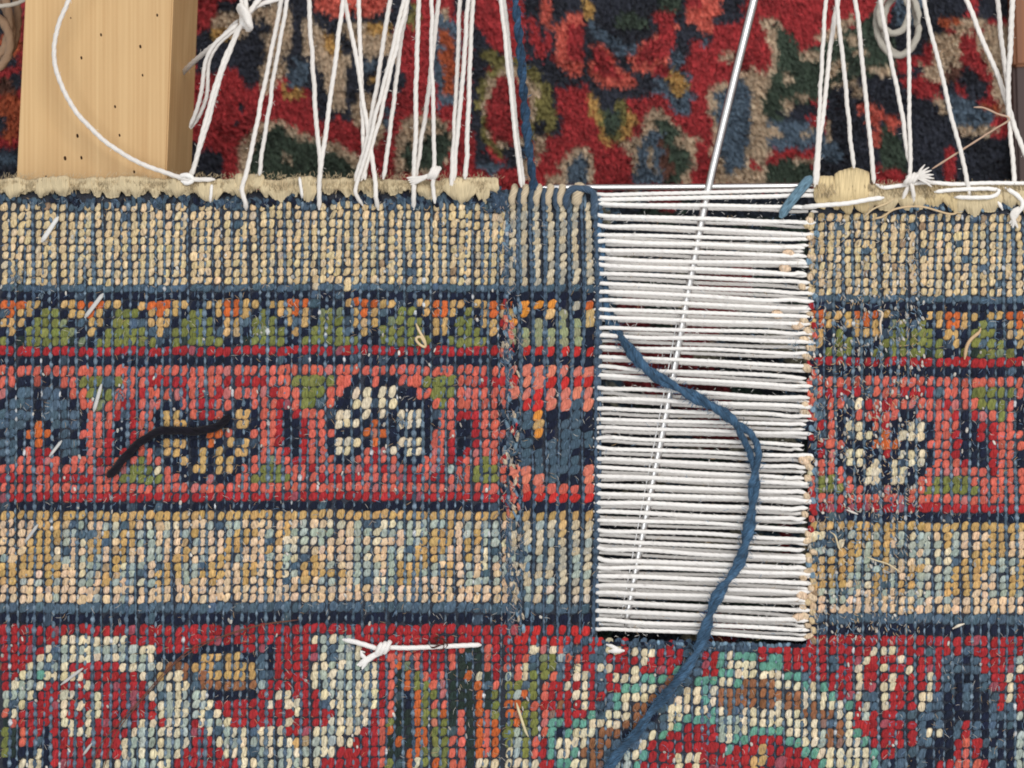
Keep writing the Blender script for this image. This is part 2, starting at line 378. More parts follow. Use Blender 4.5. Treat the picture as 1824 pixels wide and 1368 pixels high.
# ---- foundation slab (a real thickness) with the gap left open, and the hidden pile on the far side
def slab(polys, z0, z1, col):
    V = []; F = []
    for (x0, y0, x1, y1) in polys:
        b = len(V)
        for z in (z0, z1):
            for (x, y) in ((x0, y0), (x1, y0), (x1, y1), (x0, y1)):
                V.append([(x - 912) * S, (684 - y) * S, z * S])
        F += [(b + 3, b + 2, b + 1, b), (b + 4, b + 5, b + 6, b + 7)]
        for a in range(4): F.append((b + a, b + (a + 1) % 4, b + 4 + (a + 1) % 4, b + 4 + a))
    return np.array(V), np.array(F), np.broadcast_to(lin(col), (len(V), 3))
V, F, c = slab([(-160, 338, 1064, 1560), (1064, 1150, 1440, 1560), (1440, 352, 1990, 1560)], 0.0, -5.0, (52, 56, 66))  # slab coloured dark for the shade in the cavities between knots
mesh_obj('foundation_weave', V, F, M_back, c, parent=carpet, smooth=False)
V, F, c = slab([(-160, 342, 1058, 1560), (1058, 1154, 1446, 1560), (1446, 356, 1990, 1560)], -5.2, -36.0, (60, 30, 36))
mesh_obj('pile_side', V, F, M_back, c, parent=carpet, smooth=False)

# ---- white warps strung across the gap, two layers with the rod between them
yl = [348, 355, 364, 382, 400, 416, 430, 445, 459, 474, 487, 504, 519, 534, 551, 566, 583, 598, 616, 634, 652, 671, 692, 711, 728, 746, 762, 780,
      797, 815, 832, 847, 862, 880, 895, 911, 927, 944, 961, 977, 994, 1010, 1027, 1042, 1056, 1072, 1088, 1104, 1120]
yr = []
for i, y in enumerate(yl):
    yr.append({0: 339, 1: 349, 2: 368, 3: 397}.get(i, y + 15 + 4 * math.sin(i * .7)))
WHITE = lin((242, 238, 233))
def cord_obj(name, pts, r, parent=None, mat=None, col=WHITE, sides=10, plies=3, twist=.14, step=4.0, depth=.16, flat=1.0, cvar=.02, wob=0.0, taper=2):
    p = smooth_path(pts, step)
    if wob: p[:, :2] += np.stack([vnoise(np.arange(len(p)) * step, 7.0 + i * 50, 30, int(pts[0][0])) - .5 for i in (0, 1)], 1) * wob * 2
    V, F, c, u = tube(p, r, sides, plies, twist, depth, flat, col, cvar, taper, phase=random.random() * 6)
    return mesh_obj(name, V, F, mat or M_cord, c, u, parent)
for i in range(49):
    a = yl[i] + random.gauss(0, .9); b = yr[i] + random.gauss(0, 1.3) * (i > 3); xr = 1434 + random.uniform(-12, 12)
    if i < 3: xr = 1452
    def prof(ly, ry, zt, xr, dyr):   # slightly slack, never quite straight
        xs = [1056, 1064, 1085, 1150, 1260, 1360, 1410, xr - 8, xr + 8]; pts = []
        for x in xs:
            t = (x - 1062) / (xr - 1062); t = min(1.05, max(-.05, t))
            zz = zt * min(1, max(0, (x - 1050) / 45)) * min(1, max(0, (xr + 8 - x) / 40)) + (-3 if x < 1060 else (0 if x < 1066 else (2 if x > xr - 4 else 0)))
            pts.append((x, ly + (ry - ly) * t + random.gauss(0, .95), zz))
        return pts
    u = random.uniform(3.4, 4.3)
    cc = WHITE * np.array([1, 1, 1]) * random.uniform(.94, 1.03)
    cord_obj('warp_thread', prof(a, b, 8.5, xr, 0), u, carpet, col=cc, twist=.16, sides=10)
    if i < 48 and i > 1:
        a2 = a + random.choice([3.5, 5.5, 7, 9]); b2 = b + random.choice([4.5, 6.5, 8, 9.5]) + random.gauss(0, .6)
        cord_obj('warp_thread', prof(a2, b2, -9.5, xr + random.uniform(-4, 4), 0), random.uniform(2.9, 3.6), carpet, col=cc * .99, twist=.16)

acc_f = Acc(); acc = acc_f
def fibre(x, y, L, ang, z, w, col, curl=1.0):
    n = 5; t = np.linspace(0, 1, n)
    a = ang + curl * RNG.normal(0, .6) * t; dx = np.cumsum(np.cos(a)) * L / n; dy = np.cumsum(np.sin(a)) * L / n
    p = np.stack([x + dx, y + dy, z + 5 * np.sin(t * 3.1) * RNG.random()], 1)
    V, F, c, u = tube(p, w, 3, col=col, cvar=0, taper=1); acc.add(V, F, c, u)
for i in range(1300):
    fibre(RNG.uniform(1075, 1430), RNG.uniform(345, 1135), RNG.uniform(4, 13), RNG.normal(0, 1.0) + (math.pi if i % 2 else 0), 12, RNG.uniform(.25, .55), WHITE * .95)
acc.build('warp_fuzz', M_hair, carpet, 'stuff')
# ---- right side of the gap: cream tufts holding the new warps; small cream cut ends
acc = Acc()
def blob(acc, x, y, z, rx, ry, rz, col, rot=0.0):
    tv, tf = TEMPL[random.randrange(6)]
    V = np.stack([tv[:, 0] * rx, tv[:, 1] * ry, tv[:, 2] * rz], 1)
    c_, s_ = math.cos(rot), math.sin(rot)
    V = np.stack([V[:, 0] * c_ - V[:, 1] * s_, V[:, 0] * s_ + V[:, 1] * c_, V[:, 2]], 1) + np.array([x, y, z])
    acc.add(Parr(V), tf[:, ::-1], np.broadcast_to(col, (len(V), 3)))
for i in range(46):
    y = 392 + i * 16.4 + random.gauss(0, 2)
    if random.random() < .7:
        blob(acc, 1438 + random.gauss(0, 5), y, 3, random.uniform(6, 10), random.uniform(5, 8), 7, lin((214, 190, 160)) * random.uniform(.85, 1.08), random.uniform(-.5, .5))
    blob(acc, 1446 + random.gauss(0, 4), y + 8, 2, 6, 7, 6, LIN[random.choice('EQHBEE' if y < 520 or y > 940 else 'BNHSR')], 0)
for (x, y) in ((1405, 452), (1398, 478), (1385, 560), (1420, 580), (1432, 820), (1428, 1060), (1422, 1100)):
    blob(acc, x, y, 5, 11, 8, 7, lin((216, 188, 160)), random.uniform(-.4, .4))
for i in range(52):                    # ragged blue edge along the lower side of the gap and the left side
    x = 1075 + i * 7
    blob(acc, x, 1143 + 4 * random.random() + (x - 1060) * .012, 2, 5, 4, 6, LIN[random.choice('bBHbN')] * random.uniform(.7, 1.3), random.uniform(-1, 1))
acc.build('gap_edge_tuft', M_knot, carpet, 'stuff')

# ---- overcast edge binding
bind = lin((206, 188, 152))
def wrap(x, xb, top, bot, r, tone, z=5.0):
    pts = [(xb, bot, 2.5), (xb * .75 + x * .25, bot - 8, z + 1), (x * .8 + xb * .2, (top + bot) / 2, z + 4), (x, top + 8, z + 1), (x, top, z - 8), (x, top + 5, z - 18)]
    cord_obj('binding_wrap', pts, r, carpet, M_wrap, bind * tone, sides=12, plies=5, twist=.008, depth=.07, step=3.5, cvar=.012, flat=.55, taper=4)
x = -8; bx = 0; left_in = 0
while x < 884:
    if left_in <= 0: left_in = random.randint(2, 11); gb = x + left_in * 3.2; gy = random.gauss(-2, 9); gt = random.gauss(0, 1.2)
    n = float(vnoise(x, 0, 60, 11))
    top = 316 + 6 * n + gt + random.gauss(0, .7) - (11 if 425 < x < 468 else 0)
    bot = 350 + 8 * float(vnoise(x, 5, 40, 3)) + gy * .6 + random.gauss(0, 1.5) + (3 if x > 330 else 0) - abs(x - gb) * .35
    w = random.uniform(6.0, 9.5)
    lump = 7 * float(vnoise(x, 3, 26, 41)); wrap(x, x * .62 + gb * .38 + random.gauss(0, 1), top - lump * .7 + 3, bot, w, random.uniform(.90, 1.06), 2 + lump * 1.5); x += w * .82; left_in -= 1
x = 1456; left_in = 0
while x < 1840:
    if left_in <= 0: left_in = random.randint(3, 7); gb = x + left_in * 3.6; gy = random.gauss(0, 4)
    n = float(vnoise(x, 0, 50, 21)); w = random.uniform(6, 10)
    top = 330 + 5 * n + random.gauss(0, 1); lump = 8 * float(vnoise(x, 3, 30, 44)); bot = 374 + 8 * n + gy - abs(x - gb) * .35
    bot += 5 * math.sin(x / 17.0)
    if 1458 < x < 1548: top = 316 + random.gauss(0, 3) if x < 1495 else 300 + abs(x - 1520) * .35
    gold = x < 1545 or 1645 < x < 1705
    wrap(x, x * .6 + gb * .4, top, bot, w * (.95 if gold else 1.2), random.uniform(.95, 1.06) * (np.array([1, .96, .86]) if gold else np.array([1.0, 1.0, 1.0])), (3 if gold else 3) + lump * .9); x += w * .84; left_in -= 1
# repaired strip: beige loops on the top edge with blue yarn wound between them
for i, x in enumerate([915, 935, 958, 979, 1000, 1030]):
    cord_obj('edge_loop', [(x - 2, 368, 3), (x - 3, 352, 9), (x + 1, 341, 9), (x + 2, 333, 3), (x + 2, 338, -8)], 6.6 if i < 5 else 10, carpet, M_wrap, lin((196, 178, 150)), plies=3, depth=.15)
cord_obj('edge_loop', [(1008, 372, 4), (1009, 352, 12), (1018, 338, 14), (1038, 336, 14), (1056, 343, 10), (1058, 365, 6), (1057, 390, 3)], 6.5, carpet, M_yarn, LIN['b'] * 1.1, plies=2, twist=.12)
for x in (926, 947, 969, 990):
    cord_obj('edge_loop', [(x, 372, 3), (x, 352, 7), (x + 1, 340, 5), (x, 336, -6)], 6.2, carpet, M_yarn, LIN['b'], plies=2, twist=.12)
# blue weft ends showing under the binding
acc = Acc()
for i in range(230):
    x = random.uniform(0, 880); y = 354 + 9 * float(vnoise(x, 5, 40, 3)) + random.gauss(0, 3)
    blob(acc, x, y, 2, random.uniform(3, 6), random.uniform(5, 9), 7, LIN[random.choice('bBBN')] * random.uniform(.6, 1.2), random.uniform(-.7, .7))
for i in range(60):
    x = random.uniform(1600, 1830); blob(acc, x, 368 + random.gauss(0, 3), 2, 4, 7, 7, LIN[random.choice('bBH')], random.uniform(-.7, .7))
for i in range(60): blob(acc, random.gauss(888, 6), random.gauss(357, 8), 5, 4, 8, 9, LIN['b'] * random.uniform(.6, 1.2), random.uniform(-1.5, 1.5))
for i in range(160):                   # ragged seam of the old repair at the strip's left side
    y = random.uniform(345, 1130); x = 898 + random.gauss(0, 9) + (y - 345) * .03
    k = random.choice('bBHcb') if y < 520 or y > 920 else random.choice('bNHcRsb')
    blob(acc, x, y, 3, random.uniform(2.5, 5), random.uniform(6, 11), 7, LIN[k] * random.uniform(.8, 1.15), random.uniform(-.5, .5))
for i in range(520):
    if i < 230: x, y = random.uniform(1440, 1650), random.uniform(380, 1130)
    else:
        x, y = random.uniform(0, 1824), random.uniform(380, 1368)
        if 1060 < x < 1445 and y < 1150: continue
    blob(acc, x, y, 4, random.uniform(1.4, 3.0), random.uniform(2.2, 5), 3.6, lin((212, 206, 196)) * random.uniform(.6, 1.0), random.uniform(-.5, .5))
acc.build('weft_end', M_knot, carpet, 'stuff')

# ---- fuzz: fine loose fibres on the weave
acc = Acc()
def fibre(x, y, L, ang, z, w, col, curl=1.0):
    n = 5; t = np.linspace(0, 1, n)
    a = ang + curl * RNG.normal(0, .6) * t; dx = np.cumsum(np.cos(a)) * L / n; dy = np.cumsum(np.sin(a)) * L / n
    p = np.stack([x + dx, y + dy, z + 5 * np.sin(t * 3.1) * RNG.random()], 1)
    V, F, c, u = tube(p, w, 3, col=col, cvar=0, taper=1); acc.add(V, F, c, u)
for i in range(5200):
    x = RNG.uniform(0, 1824); y = RNG.uniform(350, 1368)
    if 1064 < x < 1434 and y < 1138:
        if RNG.random() < .5: continue
    k = RNG.random(); col = lin((205, 200, 190)) if k < .35 else (lin((120, 150, 180)) if k < .7 else lin((190, 160, 120)))
    fibre(x, y, RNG.uniform(5, 17), RNG.uniform(0, 6.28), 7, RNG.uniform(.25, .5), col)
for i in range(1500):
    x = RNG.uniform(1440, 1640); y = RNG.uniform(380, 1140)
    fibre(x, y, RNG.uniform(5, 14), RNG.normal(1.4, .6), 7, RNG.uniform(.3, .9), lin(random.choice([(205, 195, 180), (130, 160, 185), (200, 170, 130)])))
for i in range(420):
    x = RNG.normal(905, 14); y = RNG.uniform(345, 1130)
    fibre(x, y, RNG.uniform(6, 16), RNG.normal(1.4, .5), 8, RNG.uniform(.3, .7), lin(random.choice([(190, 180, 170), (90, 110, 130), (170, 150, 140)])))
for i in range(1500):
    x = RNG.uniform(0, 1824); 
    if 890 < x < 1450: continue
    fibre(x, 320 + RNG.normal(0, 3) + (12 if x > 1450 else 0), RNG.uniform(5, 14), RNG.normal(-1.3, .6), 2, RNG.uniform(.25, .5), lin((200, 180, 145)))
for i in range(2600):
    x = RNG.uniform(-10, 884) if i < 1700 else RNG.uniform(1450, 1830)
    y = RNG.uniform(317, 333) if x < 900 else RNG.uniform(322, 345)
    fibre(x, y, RNG.uniform(6, 16), RNG.normal(1.55, .25), 11 if x < 900 else 13, RNG.uniform(.3, .75), lin((208, 188, 152)) * RNG.uniform(.45, 1.25), .35)
for (x, y, k, rx) in ((1412, 606, 'H', 13), (1020, 1176, 'b', 11), (1074, 1252, 'b', 14), (888, 352, 'b', 9), (1565, 625, 'H', 7), (1600, 585, 'z', 9), (212, 700, 'z', 8), (566, 712, 'z', 7), (712, 745, 'z', 8), (818, 850, 'z', 10), (30, 485, 'z', 12), (70, 520, 'z', 9)):
    for q in range(16): fibre(x + RNG.normal(0, rx * .4), y + RNG.normal(0, rx * .6), RNG.uniform(6, 14), RNG.normal(1.5, .5), 6, RNG.uniform(.5, 1.3), LIN[k] * RNG.uniform(.5, .95), .4)
acc.build('surface_fuzz', M_hair, carpet, 'stuff')

# ------------------------------------------------------------------ rods
def rod(name, pts, r, label, cat, sides=20):
    p = smooth_path(pts, 12); V, F, c, u = tube(p, r, sides, col=(.7, .7, .7), cvar=0, taper=2)
    return tag(mesh_obj(name, V, F, M_steel, c, u), label, cat)
p = [(1366, -90, -4), (1343, 0, -4), (1302, 165, -4), (1262, 335, -4), (1226, 520, -4), (1187, 735, -4), (1150, 925, -4), (1114, 1118, -4)]
rr = np.linspace(7.8, 6.0, len(smooth_path(p, 12)))
rod('shed_rod', p, rr, 'long slanting steel rod threaded between the white warps of the gap', 'rod')
rod('rod_reflection_line', [(1208, 560, -6), (1176, 735, -6), (1139, 925, -6), (1104, 1112, -6)], 1.5, 'thin bright reflection along the left side of the slanting rod, built as a steel strand', 'reflection', 8)  # added strand standing for the bright reflected line beside the rod
rod('stretcher_rod', [(962, 334, -8), (1200, 333, -8), (1448, 331, -8)], 5.4, 'thin horizontal steel rod along the top edge of the gap', 'rod')

# ------------------------------------------------------------------ yarns
def fuzz_along(pts, r, root, col, n, w=.35, L=(4, 10)):
    global acc; acc = Acc(); p = smooth_path(pts, 5)
    for i in range(n):
        k = random.randrange(len(p)); a = random.uniform(0, 6.28)
        fibre(p[k, 0] + math.cos(a) * r * .7, p[k, 1] + math.sin(a) * r * .7, random.uniform(*L), a + random.gauss(0, .8), p[k, 2], w, col)
    return acc.build('fuzz', M_hair, root, 'stuff')
def two_ply(name, pts, r, col, label, cat, twist=.055, open_at=None, parent=None, fuzz=0, cvar=.10):
    root = empty(name, label, cat)
    root.location = P(*[float(v) for v in pts[0][:2]], 0)
    p = smooth_path(pts, 3.0); t, s, n = frames(p)
    seg = np.r_[0, np.cumsum(np.linalg.norm(np.diff(p, axis=0), axis=1))]
    for ply in (0, 1):
        a = seg * twist + ply * math.pi; off = np.full(len(p), r * .52)
        q = p + s * (np.cos(a) * off)[:, None] + n * (np.sin(a) * off * .8)[:, None]
        if open_at:
            w = np.exp(-((seg - open_at[0]) / open_at[1]) ** 2)[:, None]
            q = q * (1 - w) + w * (p + s * ((-1) ** ply) * r * .98)
        cc = col * (0.6 + .75 * vnoise(seg, ply * 31.0, 16, 9))[:, None]
        V, F, c, u = tube(q, r * (.52 + .30 * vnoise(seg, ply * 7., 26, 2) + .06 * vnoise(seg, ply * 3., 8, 5)), 10, 3, .10, .22, col=cc, cvar=cvar)
        o = mesh_obj('yarn_ply', V, F, M_yarn, c, u); o.parent = root; o.matrix_parent_inverse = root.matrix_world.inverted()
        o.location = (-root.location.x, -root.location.y, -root.location.z); o.matrix_parent_inverse.identity()
    if fuzz:
        global acc; acc = Acc()
        for i in range(fuzz):
            k = random.randrange(len(p)); ang = random.uniform(0, 6.28)
            fibre(p[k, 0] + math.cos(ang) * r * .8, p[k, 1] + math.sin(ang) * r * .8, random.uniform(5, 16), ang + random.gauss(0, .9), p[k, 2] + 3, random.uniform(.3, .7), col * random.uniform(.7, 2.2))
        o = acc.build('yarn_fuzz', M_hair, root, 'stuff'); o.location = (-root.location.x, -root.location.y, -root.location.z)
    return root
two_ply('weaving_yarn', [(1064, 372, -2), (1068, 430, -3), (1072, 500, -3), (1080, 545, -3), (1092, 580, -3), (1103, 596, 0), (1112, 608, 14), (1135, 640, 22), (1165, 668, 23), (1205, 690, 24), (1250, 714, 25), (1292, 738, 25), (1325, 770, 25),
        (1342, 800, 25), (1345, 835, 25), (1342, 880, 25), (1336, 930, 25), (1318, 1000, 25), (1285, 1050, 25), (1268, 1085, 25), (1254, 1130, 24), (1236, 1172, 22), (1210, 1208, 22), (1188, 1236, 22), (1160, 1268, 24), (1135, 1305, 26), (1100, 1345, 28), (1070, 1390, 30)],
        8.8, lin((60, 87, 112)), 'long indigo blue weaving yarn curling out of the warps and down over the carpet', 'yarn', open_at=(545, 38), fuzz=1100, twist=.045)
two_ply('hanging_yarn', [(914, -80, 40), (918, 0, 36), (927, 90, 32), (932, 160, 28), (938, 230, 24), (945, 290, 18), (951, 330, 8), (952, 345, 0)],
        7.2, lin((44, 68, 92)), 'taut dark blue yarn running up from the top of the repaired strip', 'yarn', twist=.09, fuzz=90, cvar=.2)
cord_obj('yarn_end', [(1390, 388, 12), (1402, 368, 16), (1420, 345, 18), (1446, 314, 16)], 9.0, None, M_yarn, lin((98, 126, 142)), plies=4, twist=.01, flat=.5, depth=.1)
tag(bpy.data.objects['yarn_end'], 'short pale teal blue cut yarn end lying over the top right corner of the gap', 'yarn')
bk = cord_obj('black_yarn', [(191, 850, 8), (205, 836, 13), (228, 808, 15), (252, 786, 15), (285, 768, 15), (318, 767, 15), (352, 768, 15), (380, 762, 15), (400, 750, 14), (408, 738, 10)],
              7.6, None, M_yarn, lin((20, 18, 26)), plies=3, twist=.05, cvar=.1, flat=.8)
fuzz_along([(191, 850, 8), (228, 808, 15), (285, 768, 15), (352, 768, 15), (400, 750, 14)], 8, bk, lin((26, 24, 32)), 260, .5)
tag(bk, 'short soft black yarn lying across the salmon border on the left', 'yarn')

# ------------------------------------------------------------------ white basting stitches (one running thread, seen as separate stitches)
bs = empty('basting_thread', 'flat white basting thread stitched down the left side of the carpet', 'thread')
for (x0, y0, x1, y1, r, k) in [(74, 431, 104, 386, 4.2, 1), (151, 566, 184, 523, 3.6, .78), (167, 733, 181, 684, 3.2, .8), (88, 813, 110, 785, 2.6, .8), (44, 966, 68, 934, 2.8, .7), (108, 1220, 148, 1190, 2.6, .72), (148, 1345, 165, 1322, 2.4, .7)]:
    cord_obj('stitch', [(x0, y0, 2), (x0 + (x1 - x0) * .2, y0 + (y1 - y0) * .2, 8.5), (x0 + (x1 - x0) * .8, y0 + (y1 - y0) * .8, 8.5), (x1, y1, 3)], r, bs, col=lin((222, 220, 216)) * k, plies=2, twist=.02, flat=.55)

def core(name, x, y, z, rx, ry, rz, parent, rot=0.0, col=None):
    tv, tf = TEMPL[1]
    V = np.stack([tv[:, 0] * rx, tv[:, 1] * ry, tv[:, 2] * rz], 1); c_, s_ = math.cos(rot), math.sin(rot)
    V = np.stack([V[:, 0] * c_ - V[:, 1] * s_, V[:, 0] * s_ + V[:, 1] * c_, V[:, 2]], 1) + np.array([x, y, z])
    return mesh_obj(name, Parr(V), tf[:, ::-1], M_cord, np.broadcast_to(WHITE * .95 if col is None else col, (len(V), 3)), np.zeros((len(V), 2)), parent)
def lump_knot(x, y, z, rx, ry, rot, parent, col=None, r=4.4, bands=3):
    parent = core('knot', x, y, z - 4, rx, ry, ry * 1.3, parent, rot, col)
    c_, s_ = math.cos(rot), math.sin(rot)
    for k in range(bands):
        o = (k - (bands - 1) / 2) * rx * .62; pts = []
        for a in np.linspace(-.2, math.pi + .2, 7):
            lx = o + rx * .55 * math.cos(a); ly = -ry * 1.02 * math.cos(a); h = ry * 1.15 * math.sin(a)
            pts.append((x + lx * c_ - ly * s_, y + lx * s_ + ly * c_, z + h))
        cord_obj('turn', pts, r, parent, col=WHITE * .97 if col is None else col, step=2.5)
# ------------------------------------------------------------------ tack thread tied in a knot below the gap
tk = empty('tied_thread', 'white cotton thread tied in a knot on the red ground below the cream stripe', 'thread')
cord_obj('strand', [(610, 1139, 2), (630, 1143, 9), (655, 1150, 10), (675, 1157, 11)], 4.6, tk)
cord_obj('strand', [(690, 1153, 11), (730, 1154, 10), (800, 1151, 10), (845, 1149, 9), (857, 1149, 3)], 4.4, tk)
lump_knot(682, 1155, 9, 13, 8.5, -.25, tk)
for dx, dy in ((0, 0), (5, 5), (-4, -2)):
    cord_obj('tail', [(684, 1160, 13), (668, 1166 + dy * .4, 14), (652, 1176 + dy * .7, 12), (640 + dx, 1187 + dy, 10)], 4.2, tk)
cord_obj('tail', [(655, 1175, 9), (645, 1167, 12), (643, 1160, 12), (650, 1162, 9)], 4.0, tk)

# ------------------------------------------------------------------ lacing cords up to the frame
GRP = 'white lacing cords from the carpet edge up to the frame'
LCOL = lin((232, 226, 219))
def lace(label, strands, r=4.3, ztop=None, col=LCOL, extra=None, name='lacing_cord'):
    root = empty(name, label, 'cord', group=GRP)
    for st in strands:
        cord_obj('strand', st, r * random.uniform(.88, 1.06), root, col=col * random.uniform(.94, 1.03), twist=.13, depth=.2, wob=1.2)
        fuzz_along(st, r, root, col, 16)
    return root
def Z(i): return ((i * 37) % 5) * 11 + 8
def ln(pts, i, zb=12):
    pts = [tuple(p) for p in pts]; y1 = max(p[1] for p in pts); out = []
    first = pts[0]; 
    if first[1] <= 2:   # carry on out of the frame
        a, b = pts[0], pts[1]; f = 90.0 / max(20, b[1] - a[1]); pts = [(a[0] - (b[0] - a[0]) * f, a[1] - 90)] + pts
    for p in pts:
        t = max(0.0, min(1.0, (330 - p[1]) / 330.0)); z = zb + (Z(i) - zb) * t
        if p[1] > 365: z = 3
        out.append((p[0], p[1], z))
    return out
lace('slack white cord curving over the wooden bar in a wide arc', [[(140, -60, 40), (122, 0, 36), (103, 45, 30), (96, 90, 24), (104, 135, 20), (125, 182, 16), (160, 226, 12), (200, 262, 10), (250, 290, 10), (300, 310, 11), (330, 319, 14), (355, 320, 15), (384, 321, 12)]], 4.9)
cord_obj('hitch', [(318, 320, 10), (324, 313, 16), (336, 313, 18), (344, 320, 15), (334, 326, 14), (322, 322, 12)], 4.6, bpy.data.objects['lacing_cord'])
lace('doubled white cord slanting down beside the wooden bar from the big knot', [[(433, 40, 30), (415, 80, 30), (392, 140, 26), (368, 225, 20), (342, 315, 12)], [(427, 44, 28), (409, 84, 28), (386, 146, 24), (362, 231, 18), (349, 288, 14), (337, 318, 8)]], 4.4)
lace('loose doubled white cord bowing from the big knot to the side of the wooden bar', [[(424, 42, 26), (400, 62, 22), (378, 82, 16), (366, 112, 6), (360, 160, -10), (350, 200, -24), (338, 226, -40)], [(430, 46, 24), (408, 62, 20), (388, 80, 14), (372, 112, 2), (370, 160, -14), (358, 200, -30), (340, 230, -46)]], 4.2)
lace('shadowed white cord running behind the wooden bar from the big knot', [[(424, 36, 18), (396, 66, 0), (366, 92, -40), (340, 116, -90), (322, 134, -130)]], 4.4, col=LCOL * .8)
kr = lace('thick bundle of white cords tied in a big knot at the top left', [[(424, -60, 30), (430, 0, 34), (434, 30, 34), (432, 44, 30)], [(434, -60, 34), (436, 0, 38), (440, 26, 38)], [(436, 28, 30), (462, 8, 30), (510, -8, 30), (560, -40, 30)], [(440, 30, 36), (456, 6, 36), (478, -20, 36)]], 4.8, name='lacing_cord')
kr = core('knot', 437, 32, 26, 11, 20, 16, kr, .3)
for k in range(4):
    cord_obj('turn', [(424 + k * 2, 20 + k * 4, 26), (428 + k * 2, 10 + k * 5, 44), (438 + k * 1.5, 20 + k * 7, 50), (444 + k, 34 + k * 5, 44), (436 + k, 46 + k * 3, 30)], 5.0, kr, col=LCOL)
lace('white cord entering the raised beige tuft of the binding from the left', [ln([(502, 0), (480, 110), (457, 220), (439, 305), (430, 335), (436, 360), (438, 374)], 1, 18)])
lace('white cord ending behind the raised beige tuft of the binding', [ln([(512, 0), (492, 110), (477, 210), (463, 298), (461, 312)], 2)])
lace('first leg of the narrow V of cords, leaning right as it descends', [ln([(550, 0), (556, 100), (563, 205), (570, 290), (569, 330), (568, 374)], 3, 15)])
lace('second leg of the narrow V of cords, leaning left as it descends', [ln([(611, 0), (596, 115), (583, 215), (571, 300), (569, 322)], 4)])
lace('cord crossing in front of others from upper left to lower right', [ln([(614, 0), (632, 90), (648, 185), (660, 265), (669, 320), (670, 350), (674, 375)], 0, 20)])
lace('nearly upright cord behind the crossing of the slanting cords', [ln([(638, 0), (643, 110), (646, 210), (650, 290), (651, 320)], 5)])
lace('cord slanting far left, first in front of the slanting bundle', [ln([(695, 0), (680, 95), (664, 195), (648, 270), (633, 322)], 6)])
lace('doubled cord slanting left across the middle of the crossing', [ln([(719, 0), (698, 90), (672, 195), (655, 260), (638, 322), (634, 345), (646, 366)], 7, 16), ln([(726, 0), (704, 92), (680, 195), (662, 262), (643, 322)], 7, 10)], 3.9)
lace('cord slanting left and ending just right of the crossing', [ln([(727, -2), (712, 90), (700, 195), (690, 270), (682, 320)], 8)])
lace('upright cord left of the small knotted cord, meeting a slanting one', [ln([(746, 0), (742, 120), (740, 230), (738, 315), (737, 345), (737, 374)], 9, 16)])
lace('cord slanting left and passing behind the small knotted cord', [ln([(782, 0), (770, 100), (758, 200), (748, 262), (741, 318)], 10)])
kr = lace('upright cord tied in a small knot with cut ends on the beige binding', [ln([(769, 0), (769, 110), (772, 210), (773, 300), (771, 330), (775, 362)], 12, 22)])
lump_knot(773, 308, 18, 8, 10, .1, kr, LCOL, 4.0, 3)
for dy in (-4, 0, 4, 8):
    cord_obj('cut_end', [(768, 310, 26), (752, 317 + dy * .3, 24), (738, 320 + dy * .8, 20), (727 + dy * .6, 321 + dy, 18)], 3.3, kr, col=LCOL)
lace('left one of three upright cords near the blue yarn', [ln([(819, 0), (815, 100), (811, 200), (806, 290), (804, 325), (808, 347)], 13, 15)])
lace('middle one of three upright cords, merging with the left one', [ln([(834, 0), (827, 100), (820, 180), (813, 260), (809, 322)], 14)])
lace('right one of three upright cords near the blue yarn', [ln([(842, 0), (837, 120), (834, 200), (831, 290), (829, 320)], 16)])
lace('doubled white cord just left of the taut blue yarn', [ln([(892, 0), (903, 100), (912, 190), (921, 270), (929, 334)], 17, 20), ln([(898, 0), (908, 100), (917, 190), (925, 270), (932, 330)], 18, 14)], 3.9)
lace('leftmost cord right of the steel rod, almost upright', [ln([(1471, 0), (1464, 110), (1459, 210), (1454, 290), (1452, 334)], 19)])
lace('cord meeting the leftmost right hand cord at the gap corner', [ln([(1492, 0), (1479, 80), (1468, 180), (1460, 260), (1455, 330)], 21)])
lace('cord running into the golden beige tuft right of the gap', [ln([(1491, 0), (1499, 90), (1508, 175), (1515, 245), (1521, 300)], 22)])
lace('cord leaning right and ending just right of the golden beige tuft', [ln([(1524, 0), (1533, 80), (1541, 160), (1550, 245), (1558, 328)], 23)])
lace('slanting cord joining the knotted cord on the right side', [ln([(1568, 0), (1582, 80), (1598, 160), (1610, 225), (1620, 290)], 24)])
kr = lace('upright cord on the right tied off in a frayed knot at the edge', [ln([(1618, 0), (1619, 110), (1620, 220), (1622, 310), (1626, 340), (1629, 366)], 26, 20)])
lump_knot(1624, 318, 18, 11, 7.5, -.1, kr, LCOL, 4.0, 3)
cord_obj('strand', [(1620, 328, 16), (1612, 345, 15), (1606, 362, 5)], 4.2, kr, col=LCOL)
for a in (-1.25, -.95, -.7, -.4, -.15, .15, .4):
    cord_obj('frayed_end', [(1634, 318, 24), (1634 + 14 * math.cos(a), 318 + 14 * math.sin(a), 28), (1634 + 30 * math.cos(a + .15), 318 + 28 * math.sin(a + .15), 24)], 2.3, kr, col=LCOL)
lace('long cord slanting right and piercing the binding near the right edge', [ln([(1645, 0), (1665, 85), (1686, 170), (1706, 252), (1725, 330), (1729, 366)], 27, 17)])
lace('steeply slanting cord crossing toward the far right corner', [ln([(1722, 0), (1750, 70), (1778, 135), (1796, 190), (1812, 240), (1836, 300)], 28)], 5.0)
lace('outermost cord at the right edge, coming down almost upright', [ln([(1776, 0), (1786, 90), (1796, 180), (1802, 260), (1808, 330)], 30)], 5.0)
lace('cord behind the outermost right cords, leaning left as it descends', [ln([(1803, 0), (1799, 80), (1796, 150), (1798, 215)], 32)], 5.0)

